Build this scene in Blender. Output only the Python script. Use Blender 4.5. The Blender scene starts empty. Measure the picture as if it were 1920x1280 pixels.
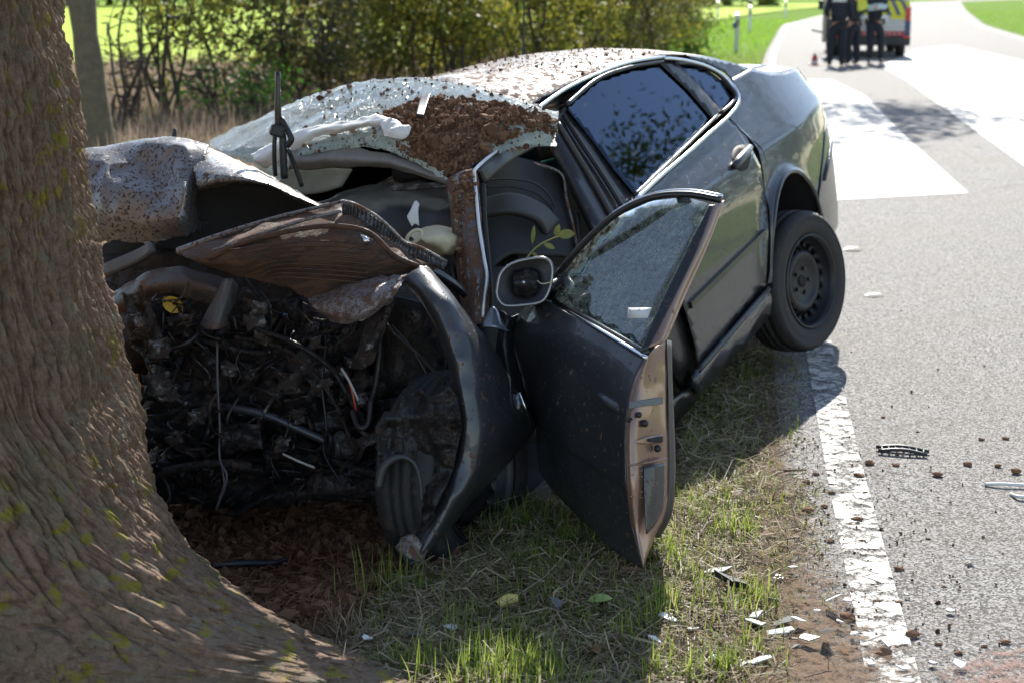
import bpy, bmesh, math, random
import numpy as np
from mathutils import Vector, Matrix

# ------------------------------------------------------------------ camera, sky, sun, exposure
sc = bpy.context.scene
COL = sc.collection
F, H, YH, W0, H0 = 2900.0, 1.64, -18.0, 1920.0, 1280.0      # focal length in photo pixels, eye height, horizon row
PITCH = math.atan((H0/2 - YH)/F)
cam_d = bpy.data.cameras.new('camera'); cam = bpy.data.objects.new('camera', cam_d); COL.objects.link(cam)
cam.location = (0, 0, H); cam.rotation_euler = (math.pi/2 - PITCH, 0, 0)
cam_d.sensor_width = 36.0; cam_d.lens = 36.0*F/W0; cam_d.clip_start = 0.05; cam_d.clip_end = 2000
cam_d.dof.use_dof = True; cam_d.dof.focus_distance = 4.5; cam_d.dof.aperture_fstop = 4.4
sc.camera = cam
SUN_AZ, SUN_EL = math.radians(9.5), math.radians(34)
world = bpy.data.worlds.new('World'); sc.world = world; world.use_nodes = True
wn = world.node_tree; bg = wn.nodes['Background']
sky = wn.nodes.new('ShaderNodeTexSky'); sky.sky_type = 'NISHITA'; sky.sun_disc = False
sky.sun_elevation = SUN_EL; sky.sun_rotation = SUN_AZ; sky.dust_density = 0.1; sky.ozone_density = 2.0
hs = wn.nodes.new('ShaderNodeHueSaturation'); hs.inputs['Saturation'].default_value = .82; wn.links.new(sky.outputs[0], hs.inputs['Color']); wn.links.new(hs.outputs[0], bg.inputs[0]); bg.inputs[1].default_value = 0.125
sun_d = bpy.data.lights.new('sun', 'SUN'); sun_d.energy = 5.0; sun_d.angle = math.radians(0.5); sun_d.color = (1, .95, .86)
sun = bpy.data.objects.new('sun', sun_d); COL.objects.link(sun)
SUNV = Vector((math.sin(SUN_AZ)*math.cos(SUN_EL), math.cos(SUN_AZ)*math.cos(SUN_EL), math.sin(SUN_EL)))
sun.rotation_euler = SUNV.to_track_quat('Z', 'Y').to_euler()
sc.view_settings.view_transform = 'Standard'; sc.view_settings.look = 'None'
sc.view_settings.exposure = 0.95; sc.view_settings.gamma = 1.0
sc.render.engine = 'CYCLES'
sc.cycles.use_denoising = True; sc.cycles.max_bounces = 5; sc.cycles.diffuse_bounces = 3; sc.cycles.glossy_bounces = 3; sc.cycles.transparent_max_bounces = 10; sc.cycles.adaptive_threshold = 0.025
sc.cycles.sample_clamp_indirect = 6.0; sc.cycles.caustics_reflective = False; sc.cycles.caustics_refractive = False

# ------------------------------------------------------------------ geometry helpers
random.seed(7); RNG = np.random.default_rng(11)
CP, SP = math.cos(PITCH), math.sin(PITCH)
EYE = np.array([0, 0, H])
def ray(u, v):
    a, b = (u-W0/2)/F, -(v-H0/2)/F
    return np.array([a, CP + b*SP, -SP + b*CP])
def at(u, v, d):                     # a point of the place seen at (u, v), d metres along the view axis
    return EYE + ray(u, v)*d
def gnd(u, v, h=0.0):                # a point on the ground
    r = ray(u, v); return EYE + r*((h-H)/r[2])
def proj(p):
    d = np.asarray(p, float) - EYE
    z = d[1]*CP - d[2]*SP
    return np.array([W0/2 + F*d[0]/z, H0/2 - F*(d[1]*SP + d[2]*CP)/z, z])

_perm = np.random.default_rng(3).permutation(512)
def noise3(x, y, z):                 # value noise in -1..1, numpy arrays
    x, y, z = np.broadcast_arrays(np.asarray(x, float), np.asarray(y, float), np.asarray(z, float))
    xi, yi, zi = np.floor(x).astype(int), np.floor(y).astype(int), np.floor(z).astype(int)
    fx, fy, fz = x-xi, y-yi, z-zi
    fx, fy, fz = fx*fx*(3-2*fx), fy*fy*(3-2*fy), fz*fz*(3-2*fz)
    def h(a, b, c): return _perm[(_perm[(_perm[a & 511] + b) & 511] + c) & 511]/255.5 - 1
    r = 0
    for i in (0, 1):
        for j in (0, 1):
            for k in (0, 1):
                r = r + h(xi+i, yi+j, zi+k)*(fx if i else 1-fx)*(fy if j else 1-fy)*(fz if k else 1-fz)
    return r
def fbm(x, y, z, o=3):
    return sum(noise3(x*2**i, y*2**i, z*2**i)/2**i for i in range(o))

ROOTM = {}
def link(o): COL.objects.link(o); return o
def tag(o, label=None, cat=None, group=None, kind=None):
    for k, val in (('label', label), ('category', cat), ('group', group), ('kind', kind)):
        if val: o[k] = val
    return o
def empty(name, loc=(0, 0, 0), mat=None):
    o = link(bpy.data.objects.new(name, None)); m = mat if mat is not None else Matrix.Translation(loc)
    o.matrix_world = m; o.empty_display_size = .1; ROOTM[o.name] = np.array(m.inverted()); return o
def obj(name, V, Fc, mat, root=None, smooth=True, local=False):
    V = np.asarray(V, float).reshape(-1, 3)
    if root is not None and not local:
        mi = ROOTM[root.name]; V = V @ mi[:3, :3].T + mi[:3, 3]
    me = bpy.data.meshes.new(name)
    if isinstance(Fc, np.ndarray): ln = np.full(len(Fc), Fc.shape[1], np.int32); fl = Fc.astype(np.int32).ravel()
    else: ln = np.fromiter(map(len, Fc), np.int32, len(Fc)); fl = np.fromiter((i for f in Fc for i in f), np.int32, int(ln.sum()))
    me.vertices.add(len(V)); me.vertices.foreach_set('co', V.astype(np.float32).ravel()); me.loops.add(len(fl)); me.loops.foreach_set('vertex_index', fl)
    me.polygons.add(len(ln)); me.polygons.foreach_set('loop_start', np.concatenate([[0], np.cumsum(ln)[:-1]]).astype(np.int32)); me.polygons.foreach_set('use_smooth', np.full(len(ln), bool(smooth)))
    me.update(calc_edges=True); me.validate()
    me.materials.append(mat); o = link(bpy.data.objects.new(name, me))
    if root is not None:
        o.parent = root; ROOTM[o.name] = ROOTM[root.name]
    return o
def sub(parent, o):                  # make o a sub-part of parent (both share the thing's frame)
    o.parent = parent; return o
def solid(o, t, off=0.0):
    m = o.modifiers.new('thickness', 'SOLIDIFY'); m.thickness = t; m.offset = off; return o
def bevel(o, w, seg=2):
    m = o.modifiers.new('bevel', 'BEVEL'); m.width = w; m.segments = seg; m.limit_method = 'ANGLE'; return o
def cr(P, t):                        # Catmull-Rom along axis 0
    P = np.asarray(P, float); n = len(P)
    t = np.asarray(t)*(n-1); i = np.clip(np.floor(t).astype(int), 0, n-2); f = t-i
    sh = (-1,)+(1,)*(P.ndim-1); f = f.reshape(sh)
    p0 = np.where((i == 0).reshape(sh), 2*P[i]-P[i+1], P[np.maximum(i-1, 0)])
    p3 = np.where((i == n-2).reshape(sh), 2*P[i+1]-P[i], P[np.minimum(i+2, n-1)])
    p1, p2 = P[i], P[i+1]
    return .5*(2*p1 + (p2-p0)*f + (2*p0-5*p1+4*p2-p3)*f*f + (3*p1-p0-3*p2+p3)*f**3)
def gridfaces(nu, nv, wrap=False):
    i = np.arange(nu if wrap else nu-1); j = np.arange(nv-1)[:, None]; a = j*nu+i; b = j*nu+(i+1) % nu
    return np.stack([a, b, b+nu, a+nu], -1).reshape(-1, 4)
def sheet(name, grid, mat, root=None, nu=24, nv=24, thick=.002, noise=None, px=True, linear=False):
    """crumpled sheet through a control grid [row][col]; entries (u, v, d) or points"""
    G = np.array([[at(*c) if px else c for c in row] for row in grid], float)
    if linear:
        def li(P, n):
            t = np.linspace(0, len(P)-1, n); i = np.minimum(t.astype(int), len(P)-2); f = (t-i).reshape((-1,)+(1,)*(P.ndim-1)); return P[i]*(1-f)+P[i+1]*f
        S = li(G, nv); S = li(S.transpose(1, 0, 2), nu).transpose(1, 0, 2)
    else:
        S = cr(G, np.linspace(0, 1, nv)); S = cr(S.transpose(1, 0, 2), np.linspace(0, 1, nu)).transpose(1, 0, 2)
    V = S.reshape(-1, 3)
    if noise:
        a, s = noise[:2]
        for k in range(3): V[:, k] += a*fbm(V[:, 0]*s+17*k, V[:, 1]*s, V[:, 2]*s+5*k, 3)
        if len(noise) > 2:           # sharp creases and ragged edges
            ca, cs = noise[2:]; W_ = V.copy()
            dv = np.array([.15, -.8, .58]); cre = (.3-np.abs(noise3(W_[:, 0]*cs+31, W_[:, 1]*cs+7, W_[:, 2]*cs+3)))*1.3+(.3-np.abs(noise3(W_[:, 0]*cs*2.3+3, W_[:, 1]*cs*2.3+17, W_[:, 2]*cs*2.3+9)))*.55
            V += ca*cre[:, None]*dv
            idx = np.arange(nu*nv).reshape(nv, nu); bdr = np.unique(np.concatenate([idx[0], idx[-1], idx[:, 0], idx[:, -1]]))
            for k in range(3): V[bdr, k] += ca*.35*noise3(W_[bdr, 0]*60+k*9, W_[bdr, 1]*60, W_[bdr, 2]*60)
    o = obj(name, V, gridfaces(nu, nv), mat, root)
    if thick: solid(o, thick)
    return o
def tubemesh(P, r, seg=8, closed=False, cap=True):
    P = np.asarray(P, float); n = len(P); r = np.broadcast_to(np.asarray(r, float), (n,))
    if closed: T = np.roll(P, -1, 0)-np.roll(P, 1, 0)
    else: T = np.gradient(P, axis=0)
    T /= np.linalg.norm(T, axis=1)[:, None]+1e-12
    up = np.array([0, 0, 1.]) if abs(T[0][2]) < .9 else np.array([1., 0, 0])
    V = []; N = np.cross(T[0], up); N /= np.linalg.norm(N)
    for i in range(n):
        N = N - T[i]*N.dot(T[i]); N /= np.linalg.norm(N)+1e-12; B = np.cross(T[i], N)
        for k in range(seg):
            a = 2*math.pi*k/seg; V.append(P[i]+r[i]*(math.cos(a)*N+math.sin(a)*B))
    fs = []
    for i in range(n if closed else n-1):
        for k in range(seg):
            a = i*seg+k; b = i*seg+(k+1) % seg; j = ((i+1) % n)*seg
            fs.append((a, b, j+(k+1) % seg, j+k))
    if cap and not closed:
        fs.append(tuple(range(seg))[::-1]); fs.append(tuple(range((n-1)*seg, n*seg)))
    return V, fs
def tube(name, P, r, mat, root=None, n=None, seg=8, closed=False, px=False, flat=None):
    P = np.array([at(*c) for c in P] if px else P, float)
    if n:
        if closed: P = np.vstack([P, P[:1]])
        P = cr(P, np.linspace(0, 1, n))
        if closed: P = P[:-1]
        if not np.isscalar(r): r = np.interp(np.linspace(0, 1, n), np.linspace(0, 1, len(r)), r)
    V, fs = tubemesh(P, r, seg, closed)
    return obj(name, V, fs, mat, root)
def boxmesh(size, M=None):
    x, y, z = [s/2 for s in size]
    V = np.array([(-x, -y, -z), (x, -y, -z), (x, y, -z), (-x, y, -z), (-x, -y, z), (x, -y, z), (x, y, z), (-x, y, z)])
    if M is not None: V = V @ np.array(M)[:3, :3].T + np.array(M)[:3, 3]
    return V, [(0, 3, 2, 1), (4, 5, 6, 7), (0, 1, 5, 4), (1, 2, 6, 5), (2, 3, 7, 6), (3, 0, 4, 7)]
def box(name, c, size, mat, root=None, rot=(0, 0, 0), bev=.005, local=False):
    from mathutils import Euler
    V, fs = boxmesh(size, Matrix.Translation(c) @ Euler(rot).to_matrix().to_4x4())
    o = obj(name, V, fs, mat, root, smooth=False, local=local)
    if bev: bevel(o, bev)
    return o
def flatpanel(poly, step):
    """2-D polygon -> even triangulation (verts2d, faces)"""
    from mathutils.geometry import delaunay_2d_cdt
    A = np.array(poly, float); bd = []
    for i in range(len(A)):
        p, q = A[i], A[(i+1) % len(A)]; m = max(1, int(round(np.linalg.norm(q-p)/step)))
        bd += [p+(q-p)*k/m for k in range(m)]
    bd = np.array(bd); nb = len(bd); lo, hi = A.min(0), A.max(0); pts = [Vector(p) for p in bd]
    ys_ = np.arange(lo[1]+step*.3, hi[1], step*.87)
    for j, yy in enumerate(ys_):
        for xx in np.arange(lo[0]+step*(.3+.5*(j % 2)), hi[0], step):
            if np.min((bd[:, 0]-xx)**2+(bd[:, 1]-yy)**2) > (step*.5)**2 and inpoly(xx, yy, A): pts.append(Vector((xx, yy)))
    V, E, Fc, *_ = delaunay_2d_cdt(pts, [(i, (i+1) % nb) for i in range(nb)], [], 1, 1e-6)
    return [(v.x, v.y) for v in V], [tuple(f) for f in Fc]
def inpoly(u, v, poly):
    c = False; n = len(poly)
    for i in range(n):
        (x1, y1), (x2, y2) = poly[i], poly[i-1]
        if (y1 > v) != (y2 > v) and u < (x2-x1)*(v-y1)/(y2-y1)+x1: c = not c
    return c
def smoothpoly(P, n=60, closed=True):
    P = np.array(P, float)
    if closed: P = np.vstack([P, P[:1]])
    q = cr(P, np.linspace(0, 1, n+1)); return q[:-1] if closed else q

# ------------------------------------------------------------------ materials
class NT:
    def __init__(s, m): s.t = m.node_tree; s.n = s.t.nodes
    def add(s, kind, ins=None, **kw):
        nd = s.n.new(kind)
        for k, val in kw.items(): setattr(nd, k, val)
        for k, val in (ins or {}).items(): s.put(nd, k, val)
        return nd
    def put(s, nd, k, val):
        i = nd.inputs[k]
        if hasattr(val, 'outputs'): s.t.links.new(val.outputs[0], i)
        elif isinstance(val, bpy.types.NodeSocket): s.t.links.new(val, i)
        else: i.default_value = val
    def coord(s, kind='Object'): return s.add('ShaderNodeTexCoord').outputs[kind]
    def mapping(s, v, scale): return s.add('ShaderNodeMapping', {'Vector': v, 'Scale': scale})
    def noise(s, v, scale, detail=4, rough=.6): return s.add('ShaderNodeTexNoise', {'Vector': v, 'Scale': scale, 'Detail': detail, 'Roughness': rough})
    def vor(s, v, scale, feature='F1'): return s.add('ShaderNodeTexVoronoi', {'Vector': v, 'Scale': scale}, feature=feature)
    def ramp(s, fac, *st):
        r = s.add('ShaderNodeValToRGB', {'Fac': fac}); e = r.color_ramp.elements
        while len(e) < len(st): e.new(.5)
        for el, (p, c) in zip(e, st):
            el.position = p; el.color = (c, c, c, 1) if isinstance(c, (int, float)) else tuple(c)+(1,)
        return r
    def mix(s, fac, a, b):
        m = s.add('ShaderNodeMix', data_type='RGBA'); s.put(m, 0, fac)
        for k, val in ((6, a), (7, b)): s.put(m, k, tuple(val)+(1,) if isinstance(val, tuple) and len(val) == 3 else val)
        return m.outputs[2]
    def mul(s, a, b, op='MULTIPLY'): return s.add('ShaderNodeMath', {0: a, 1: b}, operation=op)
    def bump(s, h, strength=.5, dist=.01, nrm=None):
        b = s.add('ShaderNodeBump', {'Height': h, 'Strength': strength, 'Distance': dist})
        if nrm is not None: s.put(b, 'Normal', nrm)
        return b
def mat(name, col=(.5, .5, .5), rough=.5, metal=0., coat=0., spec=.5, **kw):
    m = bpy.data.materials.new(name); m.use_nodes = True; b = m.node_tree.nodes['Principled BSDF']
    b.inputs['Base Color'].default_value = (*col, 1); b.inputs['Roughness'].default_value = rough
    b.inputs['Metallic'].default_value = metal; b.inputs['Coat Weight'].default_value = coat
    b.inputs['Coat Roughness'].default_value = .03; b.inputs['Specular IOR Level'].default_value = spec
    for k, val in kw.items(): b.inputs[k].default_value = val
    return m, NT(m), b
MUD = (.075, .036, .02)
def muddy(name, col, rough, metal, coat, amount, scale=14, specks=0., mud=MUD, stretch=(1, 1, 1), bump=.4, drops=0.):
    """painted or bare surface with soil stuck on it in patches and specks"""
    m, t, b = mat(name, col, rough, metal, coat)
    co = t.mapping(t.coord(), stretch)
    n = t.noise(co, scale, 6, .7); lo = 1-amount
    f = t.ramp(n, (max(.0, lo*.62+.12), 0), (min(1, lo*.62+.2), 1))
    if specks:
        n2 = t.noise(co, scale*6, 2, .5); f2 = t.ramp(n2, (.72-specks*.25, 0), (.76-specks*.25, 1))
        f = t.mul(f, f2, 'MAXIMUM')
    mc = t.mix(t.noise(co, 60, 3), mud, tuple(c*2.2 for c in mud))
    base = t.mix(t.noise(co, 3, 3), tuple(c*.85 for c in col), tuple(min(1, c*1.15) for c in col))
    t.put(b, 'Base Color', t.mix(f, base, mc))
    t.put(b, 'Roughness', t.mix(f, (rough,)*3, (.9,)*3)); 
    if metal: t.put(b, 'Metallic', t.mix(f, (metal,)*3, (0, 0, 0)))
    if coat: t.put(b, 'Coat Weight', t.mix(f, (coat,)*3, (0, 0, 0)))
    h = t.bump(f, bump, .004)
    if drops:
        dv = t.ramp(t.vor(t.coord(), 140), (.15, 1), (.4, 0)); h = t.bump(dv, drops, .002, h)
        t.put(b, 'Coat Normal', h)
    t.put(b, 'Normal', h)
    return m
def simple(name, col, rough=.6, metal=0., coat=0., var=.25, scale=20, bump=0.):
    m, t, b = mat(name, col, rough, metal, coat)
    n = t.noise(t.coord(), scale, 4)
    t.put(b, 'Base Color', t.mix(n, tuple(c*(1-var) for c in col), tuple(min(1, c*(1+var)) for c in col)))
    if bump: t.put(b, 'Normal', t.bump(n, bump, .01))
    return m
def glass(name, tint=(.55, .7, .65), dirt=.0, rough=.02, ior=1.5, refl=(1, 1, 1)):
    m = bpy.data.materials.new(name); m.use_nodes = True; t = NT(m); t.n.clear()
    out = t.add('ShaderNodeOutputMaterial')
    tr = t.add('ShaderNodeBsdfTransparent', {'Color': (*tint, 1)}); gl = t.add('ShaderNodeBsdfGlossy', {'Color': (*refl, 1), 'Roughness': rough})
    fr = t.add('ShaderNodeFresnel', {'IOR': ior})
    mx = t.add('ShaderNodeMixShader', {0: fr, 1: tr, 2: gl})
    if dirt:
        df = t.add('ShaderNodeBsdfDiffuse', {'Color': (.38, .39, .37, 1)}); tl = t.add('ShaderNodeBsdfTranslucent', {'Color': (.4, .42, .4, 1)})
        dm = t.add('ShaderNodeMixShader', {0: .6, 1: df, 2: tl})
        co = t.mapping(t.coord(), (1, 1, .25)); n = t.noise(co, 60, 5, .8); n2 = t.noise(t.coord(), 5, 3)
        f = t.mul(t.ramp(n, (.45, 0), (.75, dirt*1.4)), t.ramp(n2, (.3, .25), (.65, 1)))
        sp = t.ramp(t.noise(t.coord(), 120, 2), (.66, 0), (.7, dirt))
        mx = t.add('ShaderNodeMixShader', {0: t.mul(f, sp, 'MAXIMUM'), 1: mx, 2: dm})
    t.t.links.new(mx.outputs[0], out.inputs[0]); return m
def leafmat(name, c1, c2, trans=.5, scale=3):
    m = bpy.data.materials.new(name); m.use_nodes = True; t = NT(m); t.n.clear(); out = t.add('ShaderNodeOutputMaterial')
    oi = t.add('ShaderNodeNewGeometry'); c = t.mix(oi.outputs['Random Per Island'], c1, c2)
    a = t.add('ShaderNodeBsdfPrincipled', {'Base Color': c, 'Roughness': .55}); b = t.add('ShaderNodeBsdfTranslucent', {'Color': c})
    mx = t.add('ShaderNodeMixShader', {0: trans, 1: a, 2: b}); t.t.links.new(mx.outputs[0], out.inputs[0]); return m

# car paint: dark grey metallic, clean and with soil on it
M_PAINT = muddy('paint_grey', (.022, .024, .028), .36, .12, .7, .16, 9, .2, drops=.06)
M_PAINT_ROOF = muddy('paint_grey_soiled_roof', (.06, .063, .068), .32, .3, .8, .43, 30, .72, drops=.35)
M_PAINT_FRONT = muddy('paint_grey_fender', (.05, .052, .056), .40, .35, .4, .14, 11, .3, drops=.05)
M_HOOD = muddy('hood_sheet', (.17, .165, .163), .38, .4, .3, .24, 16, .6, mud=(.04, .025, .018), bump=.6)
M_UNDER = muddy('hood_underside', (.075, .05, .036), .6, .2, 0, .5, 10, .6, mud=(.06, .03, .017), stretch=(1, 1, 5), bump=.8)
M_BARE = muddy('bare_sheet_metal', (.22, .2, .19), .4, .6, 0, .4, 18, .5)
M_EDGE = muddy('door_edge_brown_reflection', (.26, .165, .125), .28, .6, .5, .2, 6, .15, mud=(.11, .06, .035))  # brown of the reflected ground put into the base colour, plus mud patches
M_GRIME = muddy('oily_grime', (.012, .011, .011), .42, .35, 0, .36, 30, .5, mud=(.022, .014, .010), bump=.8)
M_GRIME2 = muddy('rusty_grime', (.020, .017, .016), .5, .35, 0, .42, 30, .5, mud=(.026, .016, .012), bump=.8)
M_ALU = muddy('dirty_aluminium', (.16, .155, .15), .42, .7, 0, .5, 26, .5, mud=(.022, .015, .011), bump=.6)
M_BLACKP = simple('black_plastic', (.018, .018, .02), .42, var=.3)
M_BLACKM = muddy('black_trim', (.014, .014, .015), .35, 0, .2, .2, 20, .3)
M_TRIM = simple('interior_trim_grey', (.024, .024, .026), .6, var=.25)
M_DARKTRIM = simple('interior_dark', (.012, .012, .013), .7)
M_RUBBER = simple('rubber', (.016, .015, .015), .65, var=.3, bump=.1)
M_TYRE = muddy('tyre_rubber', (.022, .021, .021), .7, 0, 0, .3, 18, .4, mud=(.04, .027, .019))
M_STEEL = simple('wheel_steel_black', (.018, .018, .02), .42, .3, var=.3)
M_CHROME, _t, _b = mat('chrome_strip', (.75, .77, .78), .22, 1.)
M_CREAM = simple('airbag_cloth', (.62, .55, .36), .8, var=.1, scale=8, bump=.15)
M_WHITEP = simple('white_plastic', (.72, .70, .66), .5, var=.08)
M_GLASS = glass('tinted_glass', (.20, .28, .26), 0., .008, 1.8, (.6, .74, 1.))  # dark glass tint; bluer sky is coloured into the reflection
M_GLASSD = glass('dirty_door_glass', (.50, .62, .60), .95, .02, 1.9)
# ------------------------------------------------------------------ the setting: ground, road, field
LE = np.array([(-.55, -7), (-.0, -3), (.43, 0), (.95, 3.63), (1.15, 5.08), (1.4, 6.79), (2.0, 11), (3.3, 20), (4.75, 29), (7.0, 42), (13.2, 76), (25.9, 125), (57, 226), (105, 330)])   # left edge line
RE = np.array([(7.2, -7), (7.8, -3), (8.3, 0), (8.8, 3.63), (9.0, 5.08), (9.3, 6.79), (10.0, 11), (11.5, 20), (13.0, 29), (15.2, 42), (22.8, 76), (36, 125), (64, 226), (112, 330)])
def ex(y, off=0.0): return np.interp(y, LE[:, 1], LE[:, 0])+off
def smooth_rng(n=140): return np.concatenate([np.linspace(-7, 60, n//2), np.linspace(62, 330, n//2)])
def strip2(name, ya, xa, xb, z, m, nx=6):
    V = [(xa[i]+(xb[i]-xa[i])*k/(nx-1), y, z) for i, y in enumerate(ya) for k in range(nx)]
    return tag(obj(name, V, gridfaces(nx, len(ya)), m), kind='structure')
def gh(x, y):                        # height of the open ground
    x, y = np.asarray(x, float), np.asarray(y, float)
    off = ex(y)-.22-x; rgt = x-np.interp(y, RE[:, 1], RE[:, 0])
    k = np.clip(off/.5, 0, 1)+np.clip(rgt/.5, 0, 1)
    h = -.02+k*.03*fbm(x*2.1, y*2.1, 0*x+3, 3)
    h = h - .42*np.exp(-(((x+1.45)/.75)**2+((y-5.75)/.55)**2)) - .22*np.exp(-(((x+.2)/.6)**2+((y-7.9)/.7)**2))
    h = h + .045*np.exp(-(((x+.05)/.45)**2+((y-4.25)/.35)**2)) - .05*np.exp(-(((x+.75)/.5)**2+((y-4.5)/.3)**2))
    return h
ASPH, t, b = mat('asphalt', (.13, .125, .12), .8, spec=.15)
co = t.coord(); n1 = t.noise(co, 1.2, 5, .6); n2 = t.vor(co, 110); n3 = t.noise(co, 90, 3, .7)
gr_ = t.add('ShaderNodeRGBToBW', {'Color': t.vor(co, 150).outputs['Color']}); c = t.mix(t.ramp(gr_, (.3, 0), (.75, 1)), (.055, .053, .05), (.36, .345, .33)); c = t.mix(t.ramp(n1, (.35, 0), (.7, .4)), c, (.20, .175, .15))
ck = t.vor(t.add('ShaderNodeMapping', {'Vector': t.mix(.12, co, t.noise(co, 3, 4).outputs['Color'])}), .9, 'DISTANCE_TO_EDGE')
cm = t.ramp(ck, (.0, 1), (.006, 0)); c = t.mix(t.mul(cm, t.ramp(t.noise(co, .7, 2), (.5, 0), (.6, .8))), c, (.03, .028, .026))
t.put(b, 'Base Color', c); t.put(b, 'Normal', t.bump(t.mul(t.vor(co, 150).outputs[0], t.noise(co, 260, 3), 'ADD'), .5, .004)); t.put(b, 'Roughness', t.ramp(n3, (.3, .7), (.7, .9)))
PATCH, t, b = mat('asphalt_patch', (.2, .195, .185), .6, spec=.3); co = t.coord(); n2 = t.vor(co, 140)
t.put(b, 'Base Color', t.mix(n2, (.52, .50, .47), (.36, .35, .33))); t.put(b, 'Normal', t.bump(n2, .35, .004)); t.put(b, 'Alpha', t.ramp(t.noise(co, 9, 7, .8), (.34, .35), (.5, .92)))
PAINTL, t, b = mat('road_paint', (.7, .69, .66), .6); co = t.coord(); mp = t.mapping(co, (1, 1, 1))
ck = t.vor(t.add('ShaderNodeMapping', {'Vector': t.mix(.05, co, t.noise(co, 9, 4).outputs['Color']), 'Scale': (.5, 1, 1)}), 20, 'DISTANCE_TO_EDGE')
w = t.mul(t.ramp(ck, (.0, 1), (.09, 0)), t.ramp(t.noise(co, 10, 6, .78), (.46, 0), (.55, 1)), 'MAXIMUM')
t.put(b, 'Base Color', t.mix(t.ramp(t.noise(co, 30, 4), (.45, 0), (.7, .5)), (.52, .51, .48), (.26, .22, .18))); t.put(b, 'Alpha', t.mul(1.0, w, 'SUBTRACT'))
ASPH2 = ASPH.copy(); ASPH2.name = 'asphalt_worn'; ASPH2.node_tree.nodes['Principled BSDF'].inputs['Specular IOR Level'].default_value = .6
RYA = smooth_rng()
strip2('road', RYA, ex(RYA, -.22), np.interp(RYA, RE[:, 1], RE[:, 0]), 0.0, ASPH, 10)
LYA = smooth_rng(200)
strip2('edge_marking', LYA, ex(LYA, -.065), ex(LYA, .065), .005, PAINTL, 4)
strip2('edge_marking', RYA[20:], np.interp(RYA[20:], RE[:, 1], RE[:, 0])-.45, np.interp(RYA[20:], RE[:, 1], RE[:, 0])-.32, .005, PAINTL, 3)
for y0 in (1, 13, 25.5, 38, 50): 
    ya = np.linspace(y0, y0+4.2, 8); strip2('centre_marking', ya, ex(ya, 4.15), ex(ya, 4.27), .005, PAINTL, 3)
def gpoly(name, px, z, m, step=40):
    V, fs = flatpanel(px, step); return tag(obj(name, [gnd(u, v, z) for u, v in V], fs, m), kind='structure')
gpoly('road_patch', [(1520, 378), (1816, 362), (1700, 258), (1622, 180), (1560, 150), (1500, 150)], .004, PATCH)
gpoly('road_patch', [(1935, 322), (1700, 152), (1650, 124), (1720, 92), (1790, 86), (1935, 118)], .004, PATCH)
# soil washed over the asphalt edge
DIRT, t, b = mat('dirt_on_asphalt', (.2, .13, .085), .95, spec=.1); co = t.coord(); t.put(b, 'Base Color', t.mix(t.noise(co, 70, 5, .7), (.10, .062, .042), (.30, .21, .145)))
fa = t.add('ShaderNodeAttribute', attribute_name='fall'); t.put(b, 'Alpha', t.mul(t.ramp(t.mul(t.noise(co, 26, 6, .8), fa.outputs['Fac'], 'ADD'), (.84, 0), (1.08, 1)), .85)); t.put(b, 'Normal', t.bump(t.noise(co, 120, 4), .6, .006))
dy = np.linspace(2.8, 8.5, 80); dx = np.linspace(-.42, .75, 30); DX, DY = np.meshgrid(dx, dy)
dirt = tag(obj('dirt_edge', np.stack([ex(DY)+DX, DY, np.full_like(DX, .008)], -1).reshape(-1, 3), gridfaces(30, 80), DIRT), kind='structure')
fl = np.exp(-((DX+.24)/(.12+.16*np.clip((5.4-DY)/1.6, 0, 1)))**2)*np.clip((8.2-DY)/1.5, 0, 1)*.42+.24*np.clip((4.3-DY)/.9, 0, 1)*np.exp(-((DX-.1)/.35)**2)
dirt.data.attributes.new('fall', 'FLOAT', 'POINT').data.foreach_set('value', fl.reshape(-1))
REDP, t, b = mat('red_brick_dust', (.33, .125, .085), .9); co = t.coord(); t.put(b, 'Base Color', t.mix(t.noise(co, 60, 4), (.22, .12, .095), (.40, .23, .18)))
t.put(b, 'Alpha', t.ramp(t.noise(co, 22, 6, .8), (.42, 0), (.62, .75)))
gpoly('brick_dust', [(1935, 1205), (1890, 1222), (1850, 1218), (1815, 1240), (1780, 1246), (1760, 1275), (1725, 1300), (1935, 1310)], .004, REDP)
# open ground: one sheet, finer near the camera
def grange(a, b, n): return np.linspace(a, b, n)
gx = np.concatenate([[-400, -150, -60, -30, -16, -9, -6], grange(-4, 3, 110), [4, 5.5, 7, 9, 12, 16, 22, 30, 45, 70, 120, 250, 450]])
gy = np.concatenate([[-60, -20, -8, -3, 0, 1.5], grange(2.6, 9, 110), grange(9.3, 16, 24), [18, 21, 25, 30, 37, 46, 58, 76, 100, 140, 200, 300, 500, 900]])
GX, GY = np.meshgrid(gx, gy); GZ = gh(GX, GY)
far = (GY > 30); GZ = np.where((GX > 6) & (GX < 30) & (GY < 60), GZ-.0, GZ)
GRD, t, b = mat('verge_soil', (.09, .06, .04), 1.0, spec=.05); co = t.coord()
soil = t.mix(t.noise(co, 18, 6, .7), (.055, .028, .017), (.21, .11, .065)); straw = t.mix(t.noise(co, 40, 5, .7), (.07, .05, .03), (.23, .18, .11)); grs = t.mix(t.noise(co, 6, 6, .7), (.06, .13, .012), (.20, .32, .03))
at1 = t.add('ShaderNodeAttribute', attribute_name='soil'); at2 = t.add('ShaderNodeAttribute', attribute_name='green')
c = t.mix(t.ramp(t.noise(co, 2.5, 5, .7), (.35, 0), (.65, 1)), straw, t.mix(.5, soil, straw)); c = t.mix(at1.outputs['Fac'], c, soil); c = t.mix(at2.outputs['Fac'], c, grs)
t.put(b, 'Base Color', c); t.put(b, 'Normal', t.bump(t.noise(co, 45, 5, .75), .9, .02))
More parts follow.
